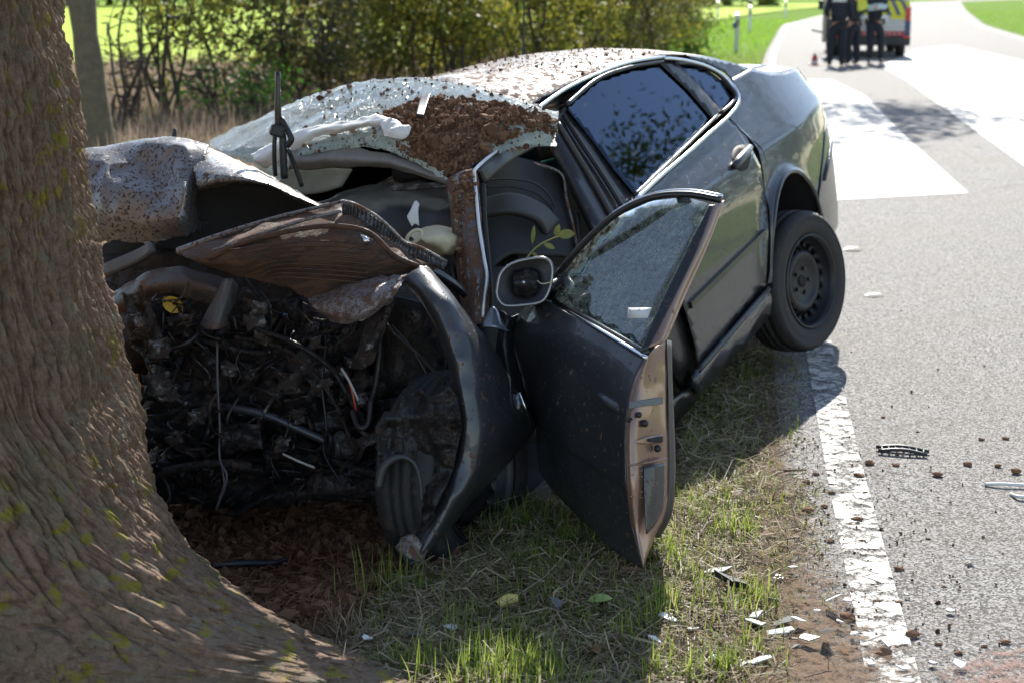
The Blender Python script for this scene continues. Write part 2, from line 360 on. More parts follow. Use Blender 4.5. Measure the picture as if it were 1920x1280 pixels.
ground = tag(obj('ground', np.stack([GX, GY, GZ], -1).reshape(-1, 3), gridfaces(len(gx), len(gy)), GRD), kind='structure')
def soilness(x, y):
    s = np.exp(-(((x+.75)/.75)**2+((y-4.55)/.6)**2)*1.2)*1.6 + np.exp(-(((ex(y)-.3-x)/.16)**2))*.8*(y < 7) + .8*np.exp(-(((x+.1)/.6)**2+((y-5.6)/.9)**2))
    return np.clip(s, 0, 1)
a1 = ground.data.attributes.new('soil', 'FLOAT', 'POINT'); a1.data.foreach_set('value', soilness(GX, GY).reshape(-1))
gr = np.where(GX > 6, 1.0, np.clip((GY-34)/6, 0, 1)*np.clip((GX-ex(GY)+6)/2, 0, 1)+.0); gr = np.maximum(gr, np.where(GY > 60, 1, 0))
a2 = ground.data.attributes.new('green', 'FLOAT', 'POINT'); a2.data.foreach_set('value', np.clip(gr, 0, 1).reshape(-1))
FLD, t, b = mat('young_crop', (.20, .34, .03), .9, spec=.05); co = t.coord(); t.put(b, 'Base Color', t.mix(t.noise(co, .5, 6, .7), (.30, .43, .04), (.46, .57, .09)))
fy = np.linspace(36, 200, 24); V = [(-150+k*(ex(y, -5)+150)/9, y, .03) for y in fy for k in range(10)]
V = [(x if y > 60 else min(x, -2.5+(y-36)*.1), y, z) for x, y, z in V]
tag(obj('field', V, gridfaces(10, len(fy)), FLD), kind='structure')

# ------------------------------------------------------------------ trees and shrubs
def leafcloud(name, C, S, size, m, root, seed=0, up=.0):
    """C: leaf centres (n,3)"""
    rg = np.random.default_rng(seed); n = len(C); a = rg.normal(size=(n, 3)); a /= np.linalg.norm(a, axis=1)[:, None]
    bvec = np.cross(a, rg.normal(size=(n, 3))); bvec /= np.linalg.norm(bvec, axis=1)[:, None]
    s = size*rg.uniform(.6, 1.4, (n, 1)); L = a*s; Wd = bvec*s*.42; nn = np.cross(a, bvec)*s*.18
    V = np.stack([C-L, C+Wd-nn*.2, C+L, C-Wd-nn*.2], 1).reshape(-1, 3); Fc = np.arange(n*4).reshape(-1, 4)
    return obj(name, V, Fc, m, root, smooth=False)
def clumps(center, rad, n_cl, per, spread, seed, shell=.5):
    rg = np.random.default_rng(seed); d = rg.normal(size=(n_cl, 3)); d /= np.linalg.norm(d, axis=1)[:, None]; r = rg.uniform(shell, 1, (n_cl, 1))
    cc = np.array(center)+d*r*np.array(rad); sp = spread*rg.uniform(.5, 1.4, (n_cl, 1, 1))
    return cc, (cc[:, None]+rg.normal(size=(n_cl, per, 3))*sp).reshape(-1, 3)
def limbs(name, start, targets, r0, m, root, seed=0, sag=.15):
    rg = np.random.default_rng(seed); VV, FF = [], []; k = 0
    for tg in targets:
        mid = start*.5+tg*.5+rg.normal(size=3)*np.linalg.norm(tg-start)*sag*.5; V, fs = tubemesh(cr(np.array([start, start*.7+mid*.3, mid, tg]), np.linspace(0, 1, 9)), np.linspace(r0, r0*.2, 9), 5)
        VV += list(V); FF += [tuple(i+k for i in f) for f in fs]; k += len(V)
    return obj(name, VV, FF, m, root)
BARK2 = simple('bark_grey_green', (.135, .115, .07), .9, var=.55, scale=14, bump=.9)
TWIG = simple('twig_bark', (.07, .052, .038), .9, var=.4, scale=12)
L_OAK = leafmat('leaves_dark_green', (.035, .075, .015), (.11, .13, .02), .45)
L_YEL = leafmat('leaves_yellow_green', (.09, .13, .018), (.30, .27, .04), .55)
L_MIX = leafmat('leaves_mixed', (.05, .075, .018), (.20, .17, .05), .5)
L_BRT = leafmat('leaves_bright_green', (.05, .15, .015), (.12, .25, .03), .5)
# --- the big tree in front: ridged bark, root flare
TX, TY = -1.74, 4.05
SIL = [(112, -60), (118, 0), (136, 100), (152, 200), (163, 280), (172, 360), (186, 450), (205, 540), (228, 620), (250, 690), (268, 770), (286, 870), (305, 945), (345, 1020), (400, 1085), (455, 1128), (530, 1160), (592, 1188), (632, 1225), (665, 1262), (700, 1310)]
sz_, sr_ = [], []
for u, v in SIL:
    r = ray(u, v); p = EYE+r*(TY-.1)/r[1]; sz_.append(p[2]); sr_.append(p[0]-TX)
sz_, sr_ = np.array(sz_[::-1]), np.array(sr_[::-1])
th = np.radians(np.concatenate([np.linspace(-165, -50, 260)[:-1], np.linspace(-50, 12, 400)[:-1], np.linspace(12, 55, 120), np.linspace(55, 195, 60)[1:-1]]))
zz = np.concatenate([[-.2, -.08, 0, .015], np.geomspace(.03, .22, 170), np.linspace(.2235, 1.85, 400), np.linspace(1.9, 7, 50)])
TH, ZZ = np.meshgrid(th, zz); core = np.interp(ZZ, [-.2, .2, .6, 1.0, 1.7, 7], [.62, .58, .54, .52, .49, .36]); prof_r = np.interp(ZZ, sz_, sr_); prof_r = np.where(ZZ > sz_.max(), np.interp(ZZ, [sz_.max(), 7], [sr_[-1], .36]), prof_r)
flare = np.maximum(prof_r-core, 0); drop = prof_r-core
lobe = .42+.58*np.clip(np.cos((TH-math.radians(-8))*1.1), 0, 1)**3+.25*np.cos(TH*5+1.0)*np.clip(1-ZZ/.6, 0, 1)
lobe = np.where(np.abs(TH-math.radians(-8)) < math.radians(100), np.maximum(lobe, .12), .35+.2*np.cos(TH*4))
RR = core*.97/(np.abs(np.cos(TH))**2.8+np.abs(np.sin(TH))**2.8)**(1/2.8)+np.minimum(drop, 0)*np.clip(np.cos(TH), 0, 1)+np.minimum(flare, .16)*np.clip(lobe, 0.08, 1.02)
zc_ = np.maximum(ZZ, .03); rl_ = np.clip(.34*np.log(.62/zc_), 0, 1.3); RR = RR+rl_*np.exp(-((TH-math.radians(-29))/np.radians(15+10*np.clip(ZZ/.4, 0, 1)))**2)*.98+.35*np.clip(.3*np.log(.45/zc_), 0, 1)*np.exp(-((TH-math.radians(-95))/math.radians(16))**2)
S = TH*.5; wv = noise3(S*5, ZZ*1.6, 0)+.5*noise3(S*11, ZZ*4, 3)
LL = np.vstack([0*th[None], np.cumsum(np.hypot(np.diff(RR, axis=0), np.diff(ZZ, axis=0)), 0)]); SS = S*np.maximum(1, RR/.55)
rop = np.abs(np.sin(math.pi*(S*25+.5*wv+.45*noise3(S*14, LL*9, 40))))**.45; rop2 = np.abs(np.sin(math.pi*(S*49+.9*wv+.9*noise3(S*16, LL*12, 21))))**.6
lmp = fbm(SS*60, LL*22, 4.2, 3)+.4*fbm(SS*150, LL*80, 8.2, 2); big = fbm(SS*6, LL*2.0, 9.1, 2); brk = np.clip(noise3(SS*26, LL*17, 33), 0, 1); knob = np.maximum(0, noise3(SS*62, LL*26, 11))
rop3 = np.abs(np.sin(math.pi*(SS*80+2.2*wv+1.1*noise3(SS*14, LL*10, 51))))**.6
D = .017*(rop-.75)+.013*(rop2-.7)+.009*(rop3-.7)+.011*lmp+.014*big-.024*brk*(1-rop2)+.011*knob**.7*(rop > .6)-.004
flz = np.clip((.45-ZZ)/.35, 0, 1); rop4 = np.abs(np.sin(math.pi*(SS*26+1.6*wv+.8*noise3(SS*9, LL*6, 71))))**.5
D = D*np.clip((ZZ+.01)/.04, .6, 1)+flz*(.011*(rop4-.7)+.012*np.maximum(0, noise3(SS*40, LL*30, 81))**.7)+.014*fbm(SS*30, LL*20, 61, 3)*np.clip((.5-ZZ)/.4, 0, 1)
SU = np.array(SIL, float)
for _ in range(5):
    PX, PY_, PZ = TX+(RR+D)*np.cos(TH), TY+(RR+D)*np.sin(TH), ZZ-H
    dz = PY_*CP-PZ*SP; UU = W0/2+F*PX/dz; VV_ = H0/2-F*(PY_*SP+PZ*CP)/dz
    im = np.argmax(UU, 1); um = UU[np.arange(len(zz)), im]; vm = VV_[np.arange(len(zz)), im]
    err = (np.interp(vm, SU[:, 1], SU[:, 0])-um)*dz[np.arange(len(zz)), im]/F; err = np.where((zz < .20) | (vm < -60), 0, err); err = np.convolve(np.pad(err, 45, 'edge'), np.ones(91)/91, 'valid')
    RR = RR+np.clip(err, -.1, .1)[:, None]*np.clip(np.cos(TH-math.radians(10)), 0, 1)**1.0
XX = TX+(RR+D)*np.cos(TH); YY = TY+(RR+D)*np.sin(TH)
BARK, t, b = mat('bark_brown', (.16, .10, .07), .9); co = t.coord()
at3 = t.add('ShaderNodeAttribute', attribute_name='depth')
n1 = t.noise(co, 5, 5, .6); n2 = t.ramp(t.noise(co, 45, 6, .75), (.3, 0), (.7, 1))
c = t.mix(n2, (.18, .108, .068), (.47, .31, .205)); c = t.mix(t.ramp(t.noise(co, 22, 3), (.6, 0), (.72, .5)), c, (.32, .17, .11))
c = t.mix(t.ramp(n1, (.50, 0), (.68, .65)), c, t.mix(n2, (.17, .135, .065), (.31, .265, .155)))
c = t.mix(t.ramp(t.noise(co, 16, 5, .7), (.55, 0), (.66, .7)), c, (.29, .28, .19))
yl = t.mul(t.ramp(t.noise(co, 17, 4, .6), (.57, 0), (.63, 1)), t.ramp(t.noise(co, 1.9, 2), (.44, 0), (.54, .9)))
c = t.mix(yl, c, t.mix(n2, (.30, .25, .02), (.42, .36, .04)))
t.put(b, 'Base Color', c); t.put(b, 'Normal', t.bump(t.mul(t.noise(co, 160, 6, .8), t.noise(co, 60, 4), 'ADD'), 1., .012))
tree = empty('roadside_tree', (TX, TY, 0)); tag(tree, 'big rough-barked tree trunk with spreading roots that the car hit', 'tree')
obj('trunk', np.stack([XX, YY, ZZ], -1).reshape(-1, 3), gridfaces(len(th), len(zz), True), BARK, tree)
cc, lc = clumps((TX-1.2, TY-.4, 8.6), (3.2, 3.2, 2.3), 60, 34, .36, 5); limbs('limb', np.array([TX, TY, 6.3]), cc[:40], .14, BARK2, tree, 6); leafcloud('crown', lc, 0, .085, L_OAK, tree, 7)
def simple_tree(name, label, base, lean, h, r0, crown_c, crown_r, seed, ncl=60, per=40, group=None, leaf=L_OAK, lsz=.1, bark=BARK2):
    e = empty(name, base); tag(e, label, 'tree', group); base = np.array(base, float); top = base+np.array([lean[0], lean[1], h])
    P = cr(np.array([base-[0, 0, .3], base*.66+top*.34+np.array([.05, 0, 0]), base*.33+top*.67, top]), np.linspace(0, 1, 26)); tt = np.linspace(0, 1, 26)
    V, fs = tubemesh(P, r0*(1-.6*tt)+r0*.5*np.exp(-tt*22), 20); V = np.array(V); V += .02*noise3(V[:, 0]*9, V[:, 1]*9, V[:, 2]*3)[:, None]
    obj('trunk', V, fs, bark, e); cc, lc = clumps(crown_c, crown_r, ncl, per, .4, seed)
    limbs('limb', P[-3], cc[:max(12, ncl//2)], r0*.4, bark, e, seed+1); leafcloud('crown', lc, 0, lsz, leaf, e, seed+2); return e
simple_tree('verge_tree', 'smooth grey-green leaning tree trunk just behind the big rough trunk', (-4.02, 15.2, 0), (-.75, .5, 6.5), 6.5, .15, (-5.0, 15.5, 7.8), (2.8, 2.6, 1.9), 21, 60, 36)
simple_tree('hedge_tree', 'dark tree trunk among the bushes left of the white marker posts', (2.3, 35.5, 0), (.8, -.5, 5), 5.0, .2, (5.6, 30.5, 6.8), (2.9, 2.2, 1.3), 31, 60, 70)
simple_tree('hedge_tree', 'dark tree trunk rising through the hedge above the windscreen', (-3.0, 26.8, 0), (.3, .3, 5), 5.0, .26, (-3.2, 27, 7), (3.2, 3, 2), 41, 26, 24, bark=TWIG)
simple_tree('hedge_tree', 'slim dark tree trunk in the hedge behind the car roof', (-.9, 27.5, 0), (-.3, .3, 5), 5.0, .12, (-.9, 27.5, 6.8), (3., 2.6, 1.9), 51, 22, 24, bark=TWIG)
simple_tree('opposite_tree', 'tree across the road mirrored in the rear door window', (15.0, 19.8, 0), (-.3, .2, 6), 6.0, .22, (14.2, 18.8, 9.5), (3.8, 3.8, 2.2), 61, 28, 330, lsz=.06)
for i_, (x_, y_, lb_) in enumerate(((24.5, 28.5, 'first leafy tree of the row across the road mirrored in the dark flank'), (28.5, 25.0, 'second leafy tree of the row across the road mirrored in the dark flank'), (21.0, 33.5, 'third leafy tree of the row across the road mirrored in the dark flank'), (31.5, 20.5, 'fourth leafy tree of the row across the road mirrored in the dark flank'), (17.0, 38.5, 'fifth leafy tree of the row across the road mirrored in the dark flank'))):
    if i_ == 4: continue
    simple_tree('opposite_tree', lb_, (x_, y_, 0), (.2, .2, 4), 4.0, .25, (x_, y_, 4.2), (3.6, 3.4, 3.4), 161+9*i_, 60, 40, 'trees across the road', lsz=.22)
# --- hedge shrubs
def shrub(label, base, hgt, rad, seed, leaf, n_stem=9, ncl=46, per=44, lsz=.055, low=.25, name='hedge_shrub', group='hedge shrubs along the field edge', cat='shrub'):
    rg = np.random.default_rng(seed); base = np.array(base, float); e = empty(name, base); tag(e, label, cat, group)
    VV, FF = [], []; k = 0; tips = []
    for i in range(n_stem):
        a = rg.uniform(0, 6.28); rr = rad*rg.uniform(.2, 1); tip = base+np.array([math.cos(a)*rr, math.sin(a)*rr, hgt*rg.uniform(.6, 1)])
        st = base+np.array([rg.normal()*rad*.3, rg.normal()*rad*.3, -.05]); P = cr(np.array([st, st*.6+tip*.4+rg.normal(size=3)*.12, st*.3+tip*.7+rg.normal(size=3)*.2, tip]), np.linspace(0, 1, 10)); r0 = rg.uniform(.012, .04)
        V, fs = tubemesh(P, np.linspace(r0, r0*.25, 10), 5); VV += list(V); FF += [tuple(q+k for q in f) for f in fs]; k += len(V)
        for j in range(4):
            s = P[rg.integers(2, 9)]; dd = rg.normal(size=3)*np.array([1, 1, .5]); dd[2] = abs(dd[2])*.6-.1; q = s+dd/np.linalg.norm(dd)*rad*rg.uniform(.4, .9); q[2] = max(q[2], .1)
            V, fs = tubemesh(cr(np.array([s, s*.5+q*.5+rg.normal(size=3)*.06, q]), np.linspace(0, 1, 6)), np.linspace(r0*.4, .003, 6), 4); VV += list(V); FF += [tuple(w+k for w in f) for f in fs]; k += len(V); tips.append(q); tips.append(s*.5+q*.5)
    obj('stems', VV, FF, TWIG, e)
    tips = np.array(tips); cl = tips[rg.integers(0, len(tips), ncl)]; cl = cl[cl[:, 2] > low]
    C = (cl[:, None]+rg.normal(size=(len(cl), per, 3))*np.array([.2, .2, .16])).reshape(-1, 3); leafcloud('foliage', C[C[:, 2] > .05], 0, lsz, leaf, e, seed+1); return e
HS = [(-4.6, 20.6, 2.6, 1.0, L_YEL, 'sparse twiggy shrub at the end of the hedge beside the bright field', 14, 26), (-3.0, 22.2, 3.0, 1.1, L_MIX, 'shrub with brown stems behind the upright wiper', 11, 80), (-1.9, 24.5, 3.0, 1.2, L_YEL, 'dark shrub in the hedge behind the cracked windscreen', 10, 95),
 (-.9, 24.0, 2.8, 1.1, L_YEL, 'olive shrub in the hedge left of the roof antenna', 10, 90), (.2, 26.0, 3.0, 1.2, L_YEL, 'green shrub in the hedge right behind the roof antenna', 9, 110), (1.2, 28.5, 3.0, 1.2, L_YEL, 'yellow-green shrub in the hedge above the rear door window', 9, 105),
 (2.3, 31.5, 3.0, 1.3, L_MIX, 'brownish shrub in the hedge above the quarter window', 10, 90), (3.2, 36.0, 3.0, 1.3, L_YEL, 'loose shrub at the far part of the hedge before the marker posts', 10, 80), (4.2, 42.0, 3.2, 1.5, L_MIX, 'far shrub in the hedge beside the sunlit verge', 10, 80), (5.2, 50, 3.4, 1.6, L_YEL, 'farthest shrub of the hedge beside the sunlit verge', 10, 70)]
for i, (x, y, hh, rd, lf, lb, ns, nc) in enumerate(HS): shrub(lb, (x, y, 0), hh, rd, 100+7*i, lf, ns, nc)
BK = [(-3.6, 25.5, 'rear-row shrub glimpsed behind the upright wiper'), (-1.9, 27.6, 'rear-row shrub glimpsed above the crest of the windscreen'), (-.3, 29.5, 'rear-row shrub glimpsed just left of the roof antenna'), (.9, 32, 'rear-row shrub glimpsed right of the roof antenna'), (2.2, 37.5, 'rear-row shrub glimpsed above the middle of the car roof'), (3.4, 45, 'rear-row shrub glimpsed above the rear end of the car roof'), (4.6, 56, 'rear-row shrub in the far hedge behind the dark tree trunk'), (-2.6, 30, 'rear-row shrub in the gap left of the windscreen crest'), (6.5, 66, 'last but one shrub of the far rear row beside the verge'), (9, 80, 'last and farthest shrub of the rear row beside the verge')]
for i, (x, y, lb) in enumerate(BK): shrub(lb, (x, y, 0), 3.2, 1.5, 300+11*i, (L_YEL, L_MIX, L_YEL)[i % 3], 8, 34, 30, .065, group='rear row of hedge shrubs')
rg = np.random.default_rng(95); n = 26000; k = rg.random(n); x = -4.3+k*9.5+rg.normal(size=n)*.9; y = 21.5+k*26+rg.normal(size=n)*1.3; z = rg.gamma(2, .26, n)
ok = (x < ex(y, -3.2)) & (noise3(x*1.3, y*1.3, 4) > -.25); C = np.c_[x, y, z][ok]
tag(leafcloud('hedge_undergrowth', C, 0, .05, leafmat('undergrowth', (.08, .085, .03), (.26, .20, .09), .5), None, 96), 'olive and brown undergrowth at the foot of the hedge', 'undergrowth', kind='stuff')
shrub('low bright green young bush in the dry grass behind the wiper', (-3.45, 19.6, 0), .75, .42, 501, L_BRT, 12, 34, 26, .045, .12, 'young_bush', None, 'bush')
shrub('small bare thorny shrub before the bright field', (-4.7, 18.6, 0), 1.1, .5, 511, L_MIX, 7, 3, 6, .03, .2, 'bare_shrub', None, 'shrub')
shrub('small sunlit bush at the hedge foot left of the marker post', (4.4, 39.0, 0), .9, .55, 521, L_BRT, 8, 26, 24, .05, .1, 'hedge_bush', None, 'bush')
rg = np.random.default_rng(97)
# --- far wood beyond the field
rg = np.random.default_rng(77); C = np.stack([rg.uniform(-120, 30, 9000), rg.uniform(165, 185, 9000), rg.gamma(2, 3.5, 9000)], 1)
wood = leafcloud('far_wood', C, 0, 1.1, L_OAK, None, 78); tag(wood, 'dark far-off wood beyond the bright field', 'wood', kind='stuff')
# --- grass
def blades(name, P, hgt, wid, lean, m, seed, label=None):
    rg = np.random.default_rng(seed); n = len(P); hgt = np.broadcast_to(hgt, (n,))*rg.uniform(.5, 1.3, n); wid = np.broadcast_to(wid, (n,)); a = rg.uniform(0, 6.28, n)
    ld = np.stack([np.cos(a), np.sin(a), 0*a], 1); sd = np.stack([-np.sin(a+rg.normal(size=n)*.6), np.cos(a+rg.normal(size=n)*.6), 0*a], 1); le = np.abs(rg.normal(size=n))*lean
    s = np.sqrt(np.maximum(.05, 1-np.minimum(le, .97)**2)); up = np.array([0, 0, 1.])
    def pt(t): return P+ld*(hgt*le*t**1.6)[:, None]+up*(hgt*s*t)[:, None]*(1-.25*np.minimum(le, 1)*t)[:, None]
    w = sd*(wid/2)[:, None]; V = np.stack([P-w, P+w, pt(.55)+w*.8, pt(.55)-w*.8, pt(1.0)], 1).reshape(-1, 3)
    Q = np.arange(n)*5; Fc = [(q, q+1, q+2, q+3) for q in Q]+[(q+3, q+2, q+4) for q in Q]
    o = obj(name, V, Fc, m, None, smooth=False); return tag(o, label, 'grass' if label else None, kind='stuff')
G_GRN = leafmat('grass_green', (.10, .17, .02), (.38, .44, .10), .55); G_STR = leafmat('grass_straw', (.15, .10, .055), (.52, .43, .27), .35); G_FAR = leafmat('grass_far_green', (.12, .27, .015), (.30, .46, .04), .6); G_DRY = leafmat('dry_stalks', (.22, .15, .10), (.48, .37, .26), .45)
def litter(name, P, L, wid, m, seed, label):
    rg = np.random.default_rng(seed); n = len(P); a = rg.uniform(0, 6.28, n); el = rg.normal(size=n)*.22; L = L*rg.gamma(3, .33, n); d = np.stack([np.cos(a)*np.cos(el), np.sin(a)*np.cos(el), np.sin(el)], 1); sd = np.stack([-np.sin(a), np.cos(a), rg.normal(size=n)*.5], 1)
    w = sd*(wid*rg.uniform(.5, 1.4, n)/2)[:, None]; c = P+np.array([0, 0, .004])+np.abs(d[:, 2:]*L[:, None]*.5)*np.array([0, 0, 1.])+rg.random((n, 1))*np.array([0, 0, .018]); k = rg.normal(size=(n, 1))*.12*L[:, None]*sd
    V = np.stack([c-d*L[:, None]/2-w, c-d*L[:, None]/2+w, c+k+w, c+k-w, c+d*L[:, None]/2+w*.5, c+d*L[:, None]/2-w*.5], 1).reshape(-1, 3); q = np.arange(n)*6
    return tag(obj(name, V, [(i, i+1, i+2, i+3) for i in q]+[(i+3, i+2, i+4, i+5) for i in q], m, None, smooth=False), label, 'straw', kind='stuff')
def scatter(poly, n, seed, patch=0.0, clear=True):
    rg = np.random.default_rng(seed); A = np.array(poly, float); W3 = np.array([gnd(u, v)[:2] for u, v in A]); lo, hi = W3.min(0), W3.max(0); out = []
    while len(out) < n:
        q = rg.uniform(lo, hi, (n*3, 2)); keep = noise3(q[:, 0]*5, q[:, 1]*5, seed) > (-1.1+patch*1.4*rg.random(len(q))) if patch else np.ones(len(q), bool)
        for x, y in q[keep]:
            if inpoly(x, y, [tuple(w) for w in W3]): out.append((x, y))
            if len(out) >= n: break
    q = np.array(out[:n]); return np.c_[q, gh(q[:, 0], q[:, 1])-.004]
GA = [(1275, 880), (1440, 860), (1500, 900), (1512, 990), (1465, 1100), (1480, 1300), (1150, 1300), (1215, 1080), (1250, 1000)]
GE = [(1450, 900), (1545, 900), (1560, 1050), (1590, 1290), (1440, 1290)]
GB = [(860, 985), (960, 945), (1060, 950), (1190, 1060), (1240, 1100), (1260, 1300), (620, 1300), (640, 1220), (700, 1150), (760, 1090)]
GC = [(1300, 690), (1440, 640), (1500, 690), (1500, 860), (1270, 870)]
for i, (pl, n, h_, lb) in enumerate(((GA, 5200, .05, 'sunlit short green grass on the verge right of the open door'), (GB, 3600, .055, 'shaded green grass in front of the open door'), (GC, 2600, .05, 'grass under the raised side of the car'))):
    blades('verge_grass', scatter(pl, n, 600+i, 1.3), h_*1.15, .0042, 1.5, G_GRN, 610+i, lb)
for i, (pl, n, lb) in enumerate(((GA, 14000, 'trampled straw among the sunlit verge grass'), (GB, 17000, 'brown straw litter before the wrecked front'), (GC, 5000, 'straw litter under the car'))):
    litter('straw_litter', scatter(pl, n, 630+i, .5), .055, .0032, G_STR, 640+i, lb)
GD = [(320, 930), (700, 900), (900, 960), (760, 1090), (640, 1180), (480, 1130), (380, 1050)]
litter('straw_litter', scatter(GD, 2500, 650, .5), .04, .004, leafmat('wood_splinters', (.12, .05, .025), (.26, .13, .07), .1), 651, 'dark splinters on the churned soil before the engine bay')
litter('straw_litter', scatter(GE, 3500, 660, .6), .035, .0026, G_STR, 661, 'thin straw bits between grass and edge line'); blades('verge_grass', scatter(GE, 2200, 662, 1.3), .04, .003, 1.0, G_GRN, 663, 'ragged grass edge creeping onto the asphalt')
# taller tufts
def tuft(u, v, n, h_, spread, seed, m, label):
    rg = np.random.default_rng(seed); c = gnd(u, v); q = c[:2]+rg.normal(size=(n, 2))*spread; P = np.c_[q, gh(q[:, 0], q[:, 1])-.004]; o = blades('grass_tuft', P, h_, .0036, .5, m, seed+1); tag(o, label, 'grass tuft')
    o['label'] = label; o['category'] = 'grass tuft'; return o
tuft(735, 1120, 60, .15, .05, 700, G_GRN, 'tall thin grass tuft beside the front wheel'); tuft(940, 1265, 420, .11, .075, 710, G_GRN, 'dense sunlit grass tuft at the bottom edge of the picture')
tuft(985, 1000, 240, .10, .10, 720, G_GRN, 'grass tuft between the front wing and the open door'); tuft(1320, 960, 260, .07, .09, 730, G_GRN, 'sunlit grass tuft right of the door edge'); tuft(1000, 1130, 200, .08, .10, 740, G_GRN, 'shaded green grass tuft below the open door')
tuft(640, 1190, 70, .09, .04, 750, G_STR, 'dry grass tuft at the tip of the tree root'); tuft(1240, 1040, 200, .08, .07, 760, G_GRN, 'bright grass tuft just below the tip of the door')
rg = np.random.default_rng(770)
for i in range(34):
    u, v = rg.uniform(680, 1490), rg.uniform(960, 1275); ok = inpoly(u, v, GA) or inpoly(u, v, GB)
    if not ok: continue
    c_ = gnd(u, v); q = c_[:2]+rg.normal(size=(int(rg.uniform(30, 110)), 2))*rg.uniform(.015, .05); P = np.c_[q, gh(q[:, 0], q[:, 1])-.004]
    tag(blades('grass_tuft', P, rg.uniform(.06, .12), .0042, .8, G_GRN, 772+i), 'small grass tuft standing out of the trampled verge', 'grass tuft', 'small tufts in the verge grass', 'stuff')
# rough grass behind
rg = np.random.default_rng(800); n = 20000; y = rg.uniform(9, 24, n); x = rg.uniform(-6.5, 1.8, n)-.0; k = (x < ex(y, -1.2)); P = np.c_[x[k], y[k], gh(x[k], y[k])-.01]; blades('dry_grass', P, .38, .008, .7, G_DRY, 801, 'tall dry grass between the wreck and the hedge')
n = 9000; y = rg.uniform(20, 37, n); x = rg.uniform(-15, 1, n); P = np.c_[x, y, gh(x, y)-.01]; blades('dry_grass', P, .42, .014, .8, G_DRY, 809, 'pale dry grass at the hedge foot before the field')
n = 5000; y = rg.uniform(9, 26, n); x = rg.uniform(-7, 2.5, n); k = (x < ex(y, -.8)) & (noise3(x*.9, y*.9, 3) > -.1); P = np.c_[x[k], y[k], gh(x[k], y[k])-.01]; blades('rough_grass', P, .2, .009, .7, G_GRN, 803, 'green rough grass patches before the hedge')
n = 16000; y = rg.uniform(16, 90, n)**1.0; x = ex(y)-rg.uniform(.3, 4.2, n); P = np.c_[x, y, 0*x]; blades('mown_verge_grass', P, .10, .02, .8, G_FAR, 805, 'sunlit mown grass strip along the road by the marker posts')
n = 9000; y = rg.uniform(50, 130, n); x = np.interp(y, RE[:, 1], RE[:, 0])+rg.uniform(.2, 16, n)**1.0; P = np.c_[x, y, 0*x]; blades('far_verge_grass', P, .12, .03, .8, G_FAR, 807, 'sunlit grass inside the bend on the far side of the road')
# ------------------------------------------------------------------ the crashed car: frame and body surfaces
def rotm(a, b, c):
    return Matrix.Rotation(a, 4, 'Z') @ Matrix.Rotation(b, 4, 'Y') @ Matrix.Rotation(c, 4, 'X')
M_CAR = Matrix.Translation((0.60, 7.33, -0.025)) @ rotm(math.radians(-118.5), math.radians(8.2), math.radians(11.5))
CARW = np.array(M_CAR); CARI = np.array(M_CAR.inverted())
def c2w(p): p = np.asarray(p, float); return p @ CARW[:3, :3].T + CARW[:3, 3]
def w2c(p): p = np.asarray(p, float); return p @ CARI[:3, :3].T + CARI[:3, 3]
_sz = np.array([.05, .14, .22, .35, .55, .75, .865, .915, .96, 1.38, 1.46, 1.6])
_sy = np.array([.78, .83, .86, .885, .905, .910, .903, .872, .845, .62, .55, .44])
_fz = np.linspace(0, 1.7, 681); _fy = np.interp(_fz, _sz, _sy); _k = np.exp(-.5*(np.arange(-30, 31)/4.5)**2); _fy = np.convolve(np.pad(_fy, 30, 'edge'), _k/_k.sum(), 'valid')
def ys(x, z):                        # half width of the body at station x, height z
    y = np.interp(z, _fz, _fy)
    k = np.maximum(0, -.15-x); y = y*(1-.15*k**2.0) - .55*np.maximum(0, -.86-x)**2
    r = np.hypot(x, z-.31); return y + .032*np.exp(-((r-.375)/.04)**2)
def carray(u, v): return w2c(EYE), CARI[:3, :3] @ ray(u, v)
def side(u, v, off=0.0):             # car-frame point of the left flank seen at (u, v)
    o, d = carray(u, v); y = .85
    for _ in range(40):
        k = (y-o[1])/d[1]; p = o+d*k; yn = ys(p[0], p[2])+off; y = .5*y+.5*yn
    return p
def plane(u, v, ax, val):            # car-frame point on the plane axis = val
    o, d = carray(u, v); return o+d*((val-o[ax])/d[ax])
car = empty('crashed_car', mat=M_CAR)
tag(car, 'wrecked dark grey saloon car with torn-open front, tilted against the big tree', 'car')
CARI_root = car
def cpart(name, V, Fc, m, root=None, smooth=True):          # vertices given in the car's own frame
    o = obj(name, V, Fc, m, None, smooth); o.parent = root or car; ROOTM[o.name] = ROOTM[car.name]; return o
def flank(name, poly, m, off=0.0, step=18, thick=.004, sm=0, root=None, mirror=False):
    P = smoothpoly(poly, sm) if sm else np.array(poly, float)
    V, fs = flatpanel(P, step); V3 = np.array([side(u, v, off) for u, v in V])
    if mirror: V3 = V3*np.array([1, -1, 1])
    o = cpart(name, V3, fs, m, root)
    if thick: solid(o, thick, -1 if not mirror else 1)
    # outward normals
    me = o.data; c = np.mean([p.normal.y for p in me.polygons])
    if (c < 0) != mirror: me.flip_normals()
    return o
def flankline(name, pts, r, m, off=0.0, n=40, root=None, seg=6):
    P = smoothpoly(pts, n, closed=False); V, fs = tubemesh([side(u, v, off) for u, v in P], r, seg)
    return cpart(name, V, fs, m, root)

